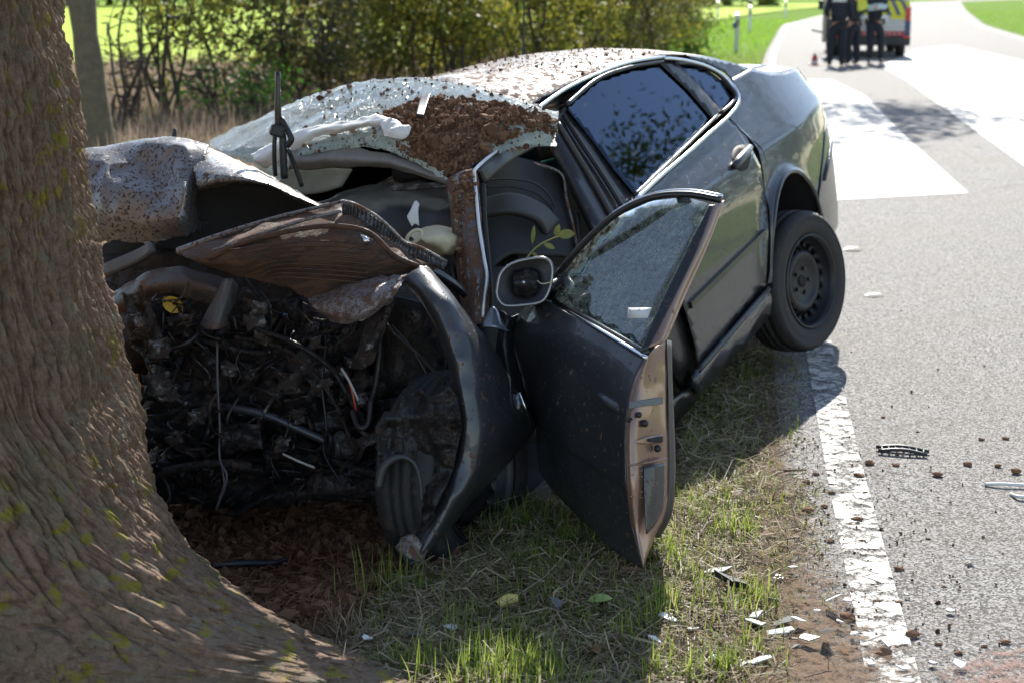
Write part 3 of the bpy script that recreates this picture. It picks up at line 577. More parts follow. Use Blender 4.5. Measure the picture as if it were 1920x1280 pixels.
# ---- upper shell: roof, rear window, boot lid (lofted from the left rail over the crown to the right)
XS = np.array([1.62, 1.45, 1.2, .91, .63, .34, .15, -.05, -.2, -.35, -.5, -.7, -.95, -1.06])
ZB = np.array([1.385, 1.388, 1.402, 1.403, 1.391, 1.362, 1.325, 1.27, 1.21, 1.15, 1.10, 1.065, 1.04, 1.02])
ZC = np.array([1.55, 1.55, 1.535, 1.525, 1.51, 1.47, 1.43, 1.38, 1.325, 1.26, 1.205, 1.17, 1.145, 1.10])
def shell(name, xa, xb, ya, yb, m, nx=30, ny=41, dz=0.0, damage=0.0):
    V = []
    for x in np.linspace(xa, xb, nx):
        zb = np.interp(-x, -XS, ZB); zc = np.interp(-x, -XS, ZC); y0 = ys(x, zb)
        for s in np.linspace(ya, yb, ny):
            q = abs(s); z = zb + (zc-zb)*(1-q**2.4) + dz; V.append((x, s*y0, z))
    V = np.array(V)
    if damage:
        k = np.clip((V[:, 0]-.9)/.7, 0, 1)**1.5
        V[:, 2] += damage*k*fbm(V[:, 0]*5, V[:, 1]*5, 0*V[:, 0], 3)
    o = cpart(name, V, gridfaces(ny, nx), m)
    if np.mean([p.normal.z for p in o.data.polygons]) < 0: o.data.flip_normals()
    solid(o, .005, -1); return o
roof = shell('roof', 1.62, .16, -1.0, 1.0, M_PAINT_ROOF, 50, 61, 0, .035)
shell('rear_window', .15, -.50, -.86, .86, M_GLASS, 20, 31, -.004)
shell('window_pillar', .16, -.5, .86, 1.0, M_PAINT, 40, 6); shell('window_pillar', .16, -.5, -1.0, -.86, M_PAINT, 20, 6)
lid = shell('boot_lid', -.515, -1.055, -.80, .80, M_PAINT, 20, 31)
shell('rear_wing_top', -.50, -1.06, .815, 1.0, M_PAINT, 40, 6); shell('rear_wing_top', -.50, -1.06, -1.0, -.815, M_PAINT, 16, 6)
# antenna
ab = c2w((.40, 0, 1.49)); tube('antenna', [ab-np.array([0, 0, .01]), ab+np.array([0, 0, .03]), ab+np.array([.002, .01, .2]), ab+np.array([.004, .02, .62])], [.014, .006, .0035, .002], M_BLACKP, car, 12, 6)

# ---- left flank, traced along its panel gaps
DOOR_R = [(1436, 534), (1441, 430), (1438, 385), (1426, 312), (1399, 256), (1380, 234), (1362, 222)]
rear_door = flank('rear_door', [(1200, 374), (1228, 450), (1262, 525), (1288, 590), (1304, 650), (1309, 689)] + DOOR_R + [(1290, 290)], M_PAINT, 0, 8)
def car_xz_panel(name, poly, m, step=.05, off=0.0, mirror=False, root=None):
    V, fs = flatpanel(poly, step); V3 = np.array([(x, ys(x, z)+off, z) for x, z in V])
    if mirror: V3[:, 1] *= -1
    o = cpart(name, V3, fs, m, root); c = np.mean([p.normal.y for p in o.data.polygons])
    if (c < 0) != mirror: o.data.flip_normals()
    solid(o, .004, -1); return o
def xz(u, v): p = side(u, v); return (p[0], p[2])
AX, AZ, AR = -.02, .345, .358
arch = [(AX+AR*math.cos(a), AZ+AR*math.sin(a)) for a in np.linspace(-.12, math.pi+.2, 26)]
gapx = [xz(*p) for p in [(u+3, v-1) for u, v in DOOR_R]]
chrome_loop = [xz(*p) for p in [(1386, 196), (1388, 180), (1380, 158), (1360, 136), (1330, 120), (1295, 109)]]
crest = [(x, np.interp(-x, -XS, ZB)) for x in (.16, .05, -.1, -.25, -.4, -.55, -.75, -.95, -1.05)]
OUT = gapx + [chrome_loop[0], chrome_loop[1], (-.075, 1.158)] + [(x, np.interp(-x, -XS, ZB)) for x in np.linspace(-.33, -1.05, 30)] + [(-1.05, .80), (-.80, .74), (-.56, .60), (-.44, .50), (-.30, .44)]
def castout(a):
    c = np.array([AX, AZ]); d = np.array([math.cos(a), math.sin(a)]); best = None
    for i in range(len(OUT)-1):
        p, q = np.array(OUT[i]), np.array(OUT[i+1]); e = q-p; den = d[0]*e[1]-d[1]*e[0]
        if abs(den) < 1e-9: continue
        t = ((p-c)[0]*e[1]-(p-c)[1]*e[0])/den; s_ = ((p-c)[0]*d[1]-(p-c)[1]*d[0])/den
        if t > AR*.9 and -1e-6 <= s_ <= 1+1e-6: best = t if best is None else max(best, t)
    return best if best else AR+.02
V = []; AN = np.linspace(-.05, 2.76, 150); RT = np.linspace(0, 1, 36)**1.5
for a in AN:
    ro = max(castout(a), AR+.012)
    for t_ in RT:
        r_ = AR+(ro-AR)*t_; x, z = AX+r_*math.cos(a), AZ+r_*math.sin(a); V.append((x, ys(x, z), z))
quarter = cpart('rear_quarter_panel', V, gridfaces(len(RT), len(AN)), M_PAINT)
if np.mean([p.normal.y for p in quarter.data.polygons]) < 0: quarter.data.flip_normals()
solid(quarter, .004, -1)
car_xz_panel('c_pillar', [(-.075, 1.158), (-.07, 1.17)] + chrome_loop[3:] + [(x, np.interp(-x, -XS, ZB)) for x in np.linspace(.16, -.33, 22)], M_PAINT, .02)
bumper = car_xz_panel('rear_bumper', [(-.445, .49), (-.565, .59), (-.80, .73), (-1.05, .79), (-1.10, .60), (-1.09, .35), (-1.0, .24), (-.42, .22), (-.385, .30), (-.37, .40), (-.40, .45)], M_PAINT, .025, .004)
V, fs = tubemesh([(x, ys(x, z)+.002, z) for x, z in [(-.58, .545), (-.70, .585), (-.82, .615), (-.95, .64), (-1.0, .645)]], .015, 8); cpart('rub_strip', V, fs, M_BLACKM, bumper)
rl = [(AX+(AR+.004)*math.cos(a), AZ+(AR+.004)*math.sin(a)) for a in np.linspace(.0, math.pi, 30)]
V, fs = tubemesh([(x, ys(x, z)-.004, z) for x, z in rl], .012, 6); cpart('arch_lip', V, fs, M_PAINT, quarter)
# wheel housing: dark half drum
V = []; nA = 24
for yy in (.90, .62):
    for a in np.linspace(-.15, math.pi+.15, nA): V.append((AX+.37*math.cos(a), yy, AZ+.37*math.sin(a)))
cpart('wheel_housing', V, gridfaces(nA, 2), M_DARKTRIM)
V = [(AX, .62, AZ)] + [(AX+.38*math.cos(a), .62, AZ+.38*math.sin(a)) for a in np.linspace(0, 2*math.pi, 24)]
cpart('wheel_housing', V, [(0, i, i+1) for i in range(1, 24)], M_DARKTRIM)
# tail: closes the boot and bumper
V = []
for z in (1.03, .9, .8, .6, .4, .25):
    for s in np.linspace(-1, 1, 15): V.append((-1.05-.11*(1-abs(s)**3)-(.05 if z < .75 else 0)*(1-s**4), s*(ys(-1.05, z)), z))
tail = cpart('tail_panel', V, gridfaces(15, 6), M_PAINT); solid(tail, .006, 0)
for s in (-1, 1):
    V, fs = boxmesh((.03, .32, .13), Matrix.Translation((-1.13, s*.45, .93))); sub(tail, bevel(cpart('tail_lamp', V, fs, simple('lamp_red', (.35, .012, .01), .15), tail, False), .01))
# glazing and its trims
flank('rear_door_window', [(1062, 202), (1120, 152), (1180, 130), (1236, 120), (1290, 163), (1342, 214), (1192, 366), (1150, 315), (1105, 255)], M_GLASS, -.016, 7, .004)
flank('quarter_window', [(1266, 122), (1300, 124), (1330, 134), (1356, 154), (1376, 182), (1370, 193), (1350, 211), (1310, 165)], M_GLASS, -.014, 7, .004)
flank('window_divider', [(1236, 117), (1266, 116), (1312, 162), (1356, 212), (1340, 226), (1290, 168)], M_BLACKM, -.005, 7, .006)
flankline('chrome_strip', [(1191, 376), (1240, 330), (1290, 287), (1330, 251), (1366, 219), (1384, 194), (1381, 172), (1358, 144), (1325, 125), (1290, 115), (1262, 111), (1246, 110)], .009, M_CHROME, .002, 60)
flankline('chrome_strip', [(1246, 107), (1180, 118), (1120, 139), (1060, 168), (1015, 199), (985, 222)], .008, M_CHROME, .003, 40)
flankline('window_seal', [(1243, 116), (1180, 127), (1120, 149), (1062, 197)], .009, M_BLACKM, -.002, 30)
flankline('window_seal', [(1266, 119), (1300, 121), (1332, 131), (1360, 152), (1379, 181), (1372, 194), (1352, 212)], .008, M_BLACKM, -.004, 30)
flankline('window_seal', [(1346, 216), (1270, 290), (1190, 366)], .007, M_BLACKM, -.008, 30)
def moulding(name, a, b, w, m, off, th):
    P = [side(a[0]+(b[0]-a[0])*t, a[1]+(b[1]-a[1])*t, off) for t in np.linspace(0, 1, 12)]
    V = []; 
    for p in P:
        V += [(p[0], p[1]-.01, p[2]+w), (p[0], p[1]+th, p[2]+w*.75), (p[0], p[1]+th, p[2]-w*.75), (p[0], p[1]-.01, p[2]-w)]
    fs = [(4*i+k, 4*i+k+1, 4*i+5+k, 4*i+4+k) for i in range(11) for k in range(3)] + [(0, 1, 2, 3)[::-1], tuple(44+k for k in range(4))]
    return cpart(name, V, fs, m, rear_door, smooth=False)
moulding('side_moulding', (1432, 436), (1292, 573), .016, M_BLACKM, .0, .013)
sill = flank('sill_skirt', [(1309, 694), (1442, 540), (1447, 560), (1445, 590), (1423, 618), (1360, 690), (1313, 742), (1300, 722)], M_PAINT, .022, 16, .02)
flank('sill_skirt', [(1298, 725), (1313, 744), (1262, 800), (1150, 890), (1100, 900), (1130, 850), (1250, 760)], M_BLACKM, .0, 20, .02)
flankline('sill_ledge', [(1442, 540), (1380, 612), (1309, 694)], .012, M_BLACKM, .018, 20, sill)
# rear door handle in its cup
hp = side(1388, 298); cup = [(1372, 292), (1376, 279), (1388, 272), (1402, 274), (1408, 290), (1404, 312), (1394, 321), (1382, 318), (1374, 306)]
flank('handle_cup', smoothpoly(cup, 24), M_DARKTRIM, .001, 8, .002, root=rear_door)
P = [side(1376, 314, .006), side(1384, 304, .02), side(1396, 290, .022), side(1407, 277, .006)]
V, fs = tubemesh(cr(P, np.linspace(0, 1, 14)), [.014+.006*math.sin(math.pi*t) for t in np.linspace(0, 1, 14)], 8); cpart('door_handle', V, fs, M_PAINT, rear_door)
# B pillar and its mouldings
flank('b_pillar', [(1044, 214), (1064, 198), (1110, 258), (1155, 318), (1196, 370), (1212, 410), (1240, 480), (1290, 590), (1312, 700), (1290, 740), (1260, 690), (1215, 560), (1160, 450), (1118, 430), (1080, 350), (1042, 275)], M_BLACKM, -.03, 20, .03)
flankline('door_seal', [(1056, 216), (1090, 270), (1130, 330), (1180, 410)], .010, M_RUBBER, -.016, 24)
flankline('pillar_moulding', [(1046, 232), (1078, 285), (1120, 355), (1158, 425)], .012, simple('pillar_trim', (.06, .05, .045), .35), -.022, 24)
flankline('pillar_trim', [(1040, 272), (1070, 325), (1100, 375), (1132, 418)], .012, simple('pillar_trim_grey', (.24, .23, .22), .5), -.06, 24)
# right flank, mirrored and plain
car_xz_panel('right_flank', [(-1.05, .95), (-1.08, .3), (-.4, .25), (-.36, .5), (-.2, .66), (.15, .66), (.33, .5), (.37, .25), (2.2, .25), (2.2, .92), (1.3, .95), (-.2, 1.0)], M_PAINT, .12, 0, True)
car_xz_panel('right_window', [(2.0, .96), (1.5, 1.36), (.2, 1.3), (-.15, 1.02)], M_GLASS, .12, -.01, True)
car_xz_panel('right_pillar', [(-.15, 1.02), (.2, 1.33), (.16, 1.33), (-.1, 1.27), (-.5, 1.1), (-1.0, 1.03), (-1.0, .96)], M_PAINT, .1, 0, True)
# floor pan, seats, far trim: dark interior
V, fs = boxmesh((3.1, 1.6, .06), Matrix.Translation((1.0, -.0, .24))); cpart('floor_pan', V, fs, M_DARKTRIM, None, False)
V, fs = boxmesh((.1, 1.5, .8), Matrix.Translation((-.05, 0, .72)) @ Matrix.Rotation(-.4, 4, 'Y')); bevel(cpart('rear_seat', V, fs, M_DARKTRIM, None, False), .04)
for yy in (-.38, .36):
    V, fs = boxmesh((.16, .5, .68), Matrix.Translation((1.0, yy, .72)) @ Matrix.Rotation(-.3, 4, 'Y')); s_ = bevel(cpart('front_seat', V, fs, M_TRIM, None, False), .05)
    V, fs = boxmesh((.5, .5, .16), Matrix.Translation((1.3, yy, .42))); bevel(cpart('cushion', V, fs, M_TRIM, s_, False), .05)
    V, fs = boxmesh((.09, .26, .17), Matrix.Translation((.86, yy, 1.17)) @ Matrix.Rotation(-.3, 4, 'Y')); bevel(cpart('head_rest', V, fs, M_TRIM, s_, False), .04)

# ---- wheels
def wheel(name, c, n, root, m_rim, spokes=True, R=.318, w=.2, tread=52):
    n = Vector(n).normalized(); q = n.to_track_quat('Z', 'Y').to_matrix().to_4x4(); Mx = np.array(Matrix.Translation(c) @ q)
    tf = lambda V: np.asarray(V) @ Mx[:3, :3].T + Mx[:3, 3]
    e = empty(name, mat=Matrix.Identity(4)); ROOTM[e.name] = ROOTM[root.name]
    e.parent = root; e.matrix_parent_inverse = Matrix.Identity(4); e.matrix_world = M_CAR
    e.matrix_basis = Matrix.Identity(4)
    prof = [(.205, -.07), (.215, -.092), (.26, -.103), (.295, -.096), (.31, -.082), (.316, -.062), (.3175, -.04), (.309, -.038), (.309, -.030), (.3185, -.028), (.3185, -.005), (.310, -.003), (.310, .003), (.3185, .005), (.3185, .028), (.309, .030), (.309, .038), (.3175, .04), (.316, .062), (.31, .082), (.295, .096), (.285, .099), (.283, .097), (.26, .103), (.215, .092), (.205, .07)]
    ns = 104; V = []
    for i in range(ns):
        a = 2*math.pi*i/ns
        for j, (r, z) in enumerate(prof):
            rr = r
            if (5 <= j <= 6 or 17 <= j <= 18 or j in (4, 19)) and i % 2: rr -= .007
            V.append((rr*math.cos(a), rr*math.sin(a), z))
    k = len(prof); fs = [(i*k+j, i*k+j+1, ((i+1) % ns)*k+j+1, ((i+1) % ns)*k+j) for i in range(ns) for j in range(k-1)]
    obj('tyre', tf(V), fs, M_TYRE, e)
    # pressed steel rim with a domed middle and slots
    rp = [(.207, .086), (.212, .094), (.204, .094), (.198, .07), (.188, .045), (.178, .03), (.160, .028), (.150, .034), (.142, .046), (.128, .056), (.115, .058), (.10, .05), (.085, .042), (.03, .040), (.0, .042)]
    ns = 80; V = [(r*math.cos(2*math.pi*i/ns), r*math.sin(2*math.pi*i/ns), z) for i in range(ns) for r, z in rp]; k = len(rp)
    fs = []
    for i in range(ns):
        for j in range(k-1):
            if 5 <= j <= 7 and i % 4 < 2: continue
            fs.append((i*k+j, i*k+j+1, ((i+1) % ns)*k+j+1, ((i+1) % ns)*k+j))
    rim = solid(obj('rim', tf(V), fs, m_rim, e), .004)
    V, fs = tubemesh([(0, 0, -.09), (0, 0, -.02), (0, 0, .0)], [.2, .2, .12], 32); obj('brake_drum', tf(V), fs, M_DARKTRIM, e)
    V, fs = tubemesh([(0, 0, .038), (0, 0, .049)], [.03, .026], 16); obj('hub_cap', tf(V), fs, M_GRIME2, e)
    for i in range(5):
        a = 2*math.pi*i/5; V, fs = tubemesh([(.056*math.cos(a), .056*math.sin(a), .036), (.056*math.cos(a), .056*math.sin(a), .052)], .009, 6); obj('wheel_bolt', tf(V), fs, M_STEEL, e, False)
    return e
wheel('rear_wheel', at(1488, 527, 6.98), (.745, -.655, .12), car, M_STEEL)
wheel('front_wheel', at(853, 888, 4.72), (.88, -.47, .10), car, M_STEEL)
# ---- front left door, swung open
def dsheet(name, grid, m, root=car, **k): return sheet(name, grid, m, root, **k)
door = dsheet('front_door', [
 [(972, 590, 5.0), (1012, 562, 4.88), (1070, 590, 4.68), (1140, 627, 4.49), (1214, 668, 4.30)],
 [(960, 630, 4.98), (1004, 618, 4.83), (1065, 648, 4.63), (1135, 685, 4.44), (1188, 718, 4.29)],
 [(980, 700, 5.0), (1010, 700, 4.84), (1065, 728, 4.63), (1130, 762, 4.42), (1175, 790, 4.26)],
 [(998, 785, 5.03), (1018, 796, 4.87), (1065, 828, 4.64), (1130, 872, 4.41), (1174, 900, 4.25)],
 [(1004, 800, 5.03), (1022, 815, 4.885), (1068, 850, 4.665), (1132, 897, 4.435), (1178, 930, 4.265)],
 [(1008, 850, 5.04), (1028, 868, 4.9), (1072, 908, 4.68), (1138, 962, 4.44), (1187, 992, 4.26)],
 [(1012, 885, 5.05), (1040, 922, 4.93), (1085, 968, 4.7), (1150, 1030, 4.43), (1207, 1066, 4.24)]], M_PAINT_FRONT, nu=60, nv=70, thick=.003, noise=(.002, 9, .006, 5))
edge = dsheet('door_edge', [
 [(1214, 667, 4.30), (1222, 658, 4.31), (1234, 648, 4.34), (1249, 636, 4.39)],
 [(1188, 718, 4.29), (1200, 715, 4.28), (1222, 712, 4.32), (1250, 706, 4.38)],
 [(1175, 790, 4.26), (1190, 789, 4.25), (1216, 788, 4.29), (1252, 784, 4.36)],
 [(1174, 900, 4.25), (1190, 899, 4.24), (1216, 896, 4.29), (1254, 880, 4.35)],
 [(1187, 992, 4.26), (1196, 988, 4.25), (1216, 975, 4.29), (1249, 952, 4.34)],
 [(1207, 1065, 4.24), (1209, 1056, 4.24), (1216, 1035, 4.27), (1226, 1006, 4.32)]], M_EDGE, nu=24, nv=40, thick=.002, noise=(.002, 12))
sub(door, edge)
trim = dsheet('door_inner_trim', [
 [(1249, 636, 4.39), (1256, 640, 4.5), (1200, 640, 4.75), (1000, 590, 5.1)],
 [(1252, 710, 4.38), (1258, 720, 4.48), (1210, 720, 4.75), (1000, 680, 5.1)],
 [(1253, 790, 4.36), (1262, 800, 4.46), (1215, 800, 4.75), (1005, 760, 5.12)],
 [(1254, 880, 4.35), (1264, 890, 4.45), (1215, 890, 4.75), (1010, 830, 5.13)],
 [(1249, 952, 4.34), (1258, 962, 4.42), (1215, 950, 4.75), (1020, 870, 5.13)],
 [(1226, 1006, 4.32), (1236, 1006, 4.4), (1200, 990, 4.7), (1030, 890, 5.1)]], M_BLACKP, nu=24, nv=24)
sub(door, trim)
# latch plate, wedge-shaped pressings, bolts on the door edge
def edgept(u, v): return at(u, v, 4.255+(u-1200)*.0014)
for (u, v, r) in ((1198, 777, .009), (1209, 793, .011), (1233, 840, .011)):
    V, fs = tubemesh([edgept(u, v), edgept(u, v)-ray(u, v)*.012], [r, r*.8], 12); sub(edge, obj('edge_bolt', V, fs, M_BLACKP, car))
sub(edge, tube('edge_hole', [at(1182, 786, 4.262), at(1182, 788, 4.25)], .008, M_DARKTRIM, car, seg=10))
sub(edge, dsheet('foam_pad', [[(1180, 753, 4.25), (1212, 748, 4.28), (1240, 744, 4.33)], [(1179, 766, 4.25), (1212, 760, 4.28), (1241, 757, 4.33)]], simple('grey_foam', (.16, .17, .17), .8), nu=12, nv=6, thick=.008))
sub(edge, dsheet('latch_plate', [[(1187, 826, 4.245), (1212, 818, 4.27), (1244, 814, 4.33)], [(1187, 829, 4.245), (1212, 832, 4.27), (1244, 830, 4.33)]], M_EDGE, nu=10, nv=5, thick=.006))
sub(edge, dsheet('latch_slot', [[(1215, 822, 4.268), (1232, 818, 4.295), (1242, 817, 4.31)], [(1215, 827, 4.268), (1232, 829, 4.295), (1242, 828, 4.31)]], M_DARKTRIM, nu=8, nv=4, thick=.004))
for vv in (890, 930):
    sub(edge, tube('edge_pressing', [edgept(1205, vv-9), edgept(1181, vv), edgept(1205, vv+3)], .0025, M_EDGE, car, seg=6))
sub(edge, dsheet('edge_recess', [[(1207, 874, 4.255), (1228, 870, 4.275), (1246, 866, 4.31)], [(1208, 930, 4.25), (1228, 925, 4.272), (1246, 918, 4.305)], [(1212, 1000, 4.25), (1226, 985, 4.27), (1242, 955, 4.30)]], M_PAINT, nu=14, nv=20, thick=.004))
sub(edge, tube('edge_seam', [(1178, 872, 4.235), (1205, 868, 4.25), (1228, 864, 4.275), (1250, 858, 4.32)], .003, M_EDGE, car, 12, 6, px=True))
# handle and its cup
sub(door, dsheet('handle_cup', [[(1134, 733, 4.425), (1146, 724, 4.40), (1156, 735, 4.37)], [(1132, 752, 4.425), (1146, 752, 4.40), (1158, 758, 4.365)], [(1136, 772, 4.415), (1147, 784, 4.385), (1156, 774, 4.365)]], M_BLACKM, nu=14, nv=14, thick=.002))
sub(door, tube('door_handle', [(1125, 741, 4.425), (1136, 750, 4.385), (1150, 760, 4.355), (1163, 767, 4.33), (1168, 770, 4.325)], [.011, .015, .016, .016, .012], M_PAINT_FRONT, car, 16, 10, px=True))
# window frame, glass, seals
FR = [(1014, 566, 4.93), (1048, 512, 4.88), (1096, 455, 4.82), (1155, 402, 4.76), (1222, 371, 4.70), (1290, 365, 4.65), (1352, 375, 4.60)]
fr = sub(door, tube('window_frame', FR, .011, M_BLACKM, car, 40, 8, px=True))
sub(fr, tube('frame_moulding', [(u+3, v-7, d+.005) for u, v, d in FR[2:]], .006, M_CHROME, car, 30, 6, px=True))
rf = sub(door, dsheet('window_frame', [
 [(1206, 656, 4.31), (1222, 650, 4.315), (1238, 645, 4.33), (1250, 636, 4.38)],
 [(1246, 560, 4.40), (1262, 560, 4.40), (1276, 560, 4.42), (1283, 556, 4.46)],
 [(1292, 465, 4.49), (1308, 465, 4.49), (1320, 464, 4.51), (1326, 460, 4.54)],
 [(1326, 388, 4.57), (1341, 384, 4.58), (1352, 380, 4.60), (1357, 376, 4.62)]], M_EDGE, nu=14, nv=30, thick=.006))
sub(rf, dsheet('frame_cover', [
 [(1200, 660, 4.30), (1216, 652, 4.303)], [(1244, 560, 4.39), (1264, 560, 4.39)], [(1291, 465, 4.48), (1309, 465, 4.48)], [(1325, 386, 4.56), (1339, 384, 4.57)]], M_BLACKM, nu=6, nv=30, thick=.004))
gp = np.array([(1056, 566, 4.86), (1210, 655, 4.315), (1335, 382, 4.585), (1222, 374, 4.71), (1096, 458, 4.83)])
co = np.linalg.lstsq(np.c_[gp[:, :2], np.ones(5)], gp[:, 2], rcond=None)[0]
def gd(u, v): return float(co[0]*u+co[1]*v+co[2])
V, fs = flatpanel([(1044, 562), (1062, 508), (1100, 458), (1155, 408), (1222, 378), (1285, 371), (1330, 382), (1285, 480), (1240, 575), (1207, 656), (1120, 610)], 20)
sub(door, solid(obj('door_glass', [at(u, v, gd(u, v)) for u, v in V], fs, M_GLASSD, car), .004))
sub(door, dsheet('mirror_corner', [[(1018, 560, 4.93), (1046, 514, 4.88)], [(1044, 566, 4.87), (1062, 512, 4.86)]], M_BLACKP, nu=6, nv=6, thick=.02))
sub(door, tube('sill_seal', [(1040, 566, 4.87), (1090, 592, 4.65), (1150, 626, 4.46), (1213, 662, 4.3)], .010, M_BLACKM, car, 24, 6, px=True))
sub(door, tube('sill_chrome', [(1052, 576, 4.80), (1090, 598, 4.63), (1150, 634, 4.43), (1212, 671, 4.275)], .007, M_CHROME, car, 24, 6, px=True))
sub(door, dsheet('glass_sticker', [[(1178, 577, 4.44), (1222, 577, 4.40)], [(1176, 597, 4.43), (1214, 597, 4.39)]], M_WHITEP, nu=3, nv=3, thick=.0006))
# wing mirror shell, its glass gone
mo = [(931, 548), (938, 515), (958, 495), (990, 486), (1020, 484), (1034, 496), (1035, 520), (1028, 548), (1014, 566), (980, 572), (948, 573), (935, 562)]
mp = smoothpoly(mo, 40); mc = np.array([985, 530])
mir = tube('wing_mirror', [at(u, v, 4.78) for u, v in mp], .005, simple('mirror_rim', (.3, .29, .28), .25, .6, .5), car, closed=True); sub(door, mir)
V = []; sc_ = [(1.0, 4.785), (.99, 4.80), (1.0, 4.84), (.93, 4.90), (.7, 4.95), (.3, 4.97)]
for s, d in sc_: V += [at(*(mc+(p-mc)*s), d) for p in mp]
sub(mir, solid(obj('mirror_shell', V, gridfaces(40, len(sc_), True), M_BLACKM, car), .004))
V = [at(*(mc+(p-mc)*s), d) for s, d in ((.97, 4.80), (.0, 4.83)) for p in mp]
sub(mir, obj('mirror_inside', V, gridfaces(40, 2, True), M_BLACKP, car))
sub(mir, dsheet('mirror_motor', [[(965, 510, 4.80), (1000, 506, 4.80), (1010, 515, 4.80)], [(962, 530, 4.785), (985, 530, 4.78), (1008, 530, 4.79)], [(966, 552, 4.80), (990, 556, 4.80), (1006, 548, 4.80)]], M_GRIME, nu=12, nv=12, thick=.012))
sub(mir, tube('mirror_screw', [at(982, 530, 4.765), at(982, 530, 4.785)], .006, M_CHROME, car, seg=8))
sub(mir, tube('mirror_wire', [(1006, 525, 4.79), (1016, 532, 4.77), (1034, 529, 4.77), (1044, 524, 4.8)], .002, M_CREAM, car, 16, 5, px=True))
sub(mir, tube('mirror_arm', [(1030, 540, 4.82), (1046, 530, 4.85), (1062, 525, 4.88)], [.018, .016, .02], M_BLACKP, car, 8, 8, px=True))
# ---- A pillar with its bright strip
ap = dsheet('a_pillar', [
 [(845, 340, 5.10), (868, 326, 5.02), (891, 317, 5.04)], [(850, 380, 5.06), (872, 372, 4.98), (895, 368, 5.0)],
 [(856, 440, 5.03), (878, 440, 4.95), (900, 440, 4.97)], [(864, 510, 5.0), (888, 510, 4.92), (909, 510, 4.94)], [(880, 604, 4.98), (896, 610, 4.92), (912, 600, 4.94)]], muddy('pillar_soiled', (.1, .1, .11), .4, .4, .4, .46, 22, .8), nu=14, nv=40, thick=.03, noise=(.004, 20))
sub(ap, tube('bright_strip', [(962, 262, 5.22), (925, 288, 5.12), (893, 316, 5.0), (890, 330, 4.99), (894, 380, 4.96), (899, 430, 4.94), (907, 480, 4.92), (913, 520, 4.91), (908, 560, 4.91), (905, 595, 4.91)], .006, simple('pale_strip', (.72, .76, .78), .3, .3), car, 50, 6, px=True))
sub(ap, dsheet('roof_rail', [[(893, 318, 5.02), (930, 288, 5.14), (980, 255, 5.3), (1040, 222, 5.5)], [(905, 345, 5.05), (945, 310, 5.16), (985, 285, 5.32), (1042, 255, 5.52)]], M_BLACKM, nu=20, nv=6, thick=.02))
sub(ap, tube('pillar_seal', [(905, 345, 5.03), (908, 420, 5.0), (915, 500, 4.98), (920, 580, 4.97)], .011, M_RUBBER, car, 20, 6, px=True))
# ---- windscreen, crazed and folded
GLZ, _t, _b = mat('crazed_glass', (.55, .68, .64), .35)
co_ = _t.coord(); v1 = _t.vor(co_, 85, 'DISTANCE_TO_EDGE'); v2 = _t.vor(co_, 260, 'DISTANCE_TO_EDGE')
cr1 = _t.ramp(v1, (.0, 1), (.09, 0)); cr2 = _t.ramp(v2, (.0, .7), (.12, 0)); crk = _t.mul(cr1, cr2, 'MAXIMUM')
big_ = _t.ramp(_t.vor(co_, 22, 'DISTANCE_TO_EDGE'), (.0, 1), (.06, 0)); crk = _t.mul(crk, big_, 'MAXIMUM'); gcol = _t.mix(_t.mul(crk, _t.ramp(_t.noise(co_, 4, 3), (.35, .35), (.65, 1))), (.36, .48, .44), (.95, .98, .95)); gn = _t.noise(co_, 7, 6, .75)
md = _t.ramp(gn, (.60, 0), (.66, 1)); md2 = _t.ramp(_t.noise(co_, 70, 3), (.60, 0), (.66, 1)); mdm = _t.mul(md, md2, 'MAXIMUM')
_t.put(_b, 'Base Color', _t.mix(mdm, gcol, (.075, .04, .024))); _t.put(_b, 'Roughness', _t.mix(mdm, (.18,)*3, (.9,)*3))
_t.put(_b, 'Normal', _t.bump(crk, .9, .003)); _b.inputs['Coat Weight'].default_value = .8
tlx = _t.add('ShaderNodeBsdfTranslucent', {'Color': (.82, .9, .87, 1)}); mxs = _t.add('ShaderNodeMixShader', {0: _t.ramp(mdm, (0, .5), (1, .0))})
_t.t.links.new(_b.outputs[0], mxs.inputs[1]); _t.t.links.new(tlx.outputs[0], mxs.inputs[2]); _t.t.links.new(mxs.outputs[0], _t.n['Material Output'].inputs[0])
WS = [
 [(398, 262, 6.25), (520, 204, 6.15), (620, 168, 6.1), (700, 150, 6.0), (790, 148, 5.95), (880, 152, 5.85), (965, 180, 5.7), (1030, 206, 5.5)],
 [(392, 272, 6.1), (515, 222, 5.95), (620, 190, 5.85), (700, 176, 5.72), (790, 168, 5.62), (880, 172, 5.52), (965, 190, 5.4), (1046, 214, 5.28)],
 [(410, 284, 5.95), (515, 252, 5.78), (610, 228, 5.62), (700, 212, 5.5), (790, 204, 5.4), (880, 208, 5.3), (965, 218, 5.22), (1045, 232, 5.2)],
 [(430, 292, 5.88), (512, 282, 5.68), (600, 252, 5.5), (690, 240, 5.38), (780, 245, 5.28), (860, 255, 5.2), (950, 246, 5.17), (1042, 252, 5.18)],
 [(460, 304, 5.82), (518, 325, 5.62), (565, 288, 5.48), (680, 268, 5.36), (770, 290, 5.24), (850, 305, 5.14), (915, 278, 5.13), (1036, 276, 5.2)],
 [(480, 312, 5.82), (525, 340, 5.62), (562, 296, 5.5), (680, 275, 5.38), (770, 300, 5.26), (848, 338, 5.10), (895, 306, 5.10), (985, 268, 5.18)]]
ws = dsheet('windscreen', WS, GLZ, nu=110, nv=80, thick=0, noise=(.005, 9, .014, 6))
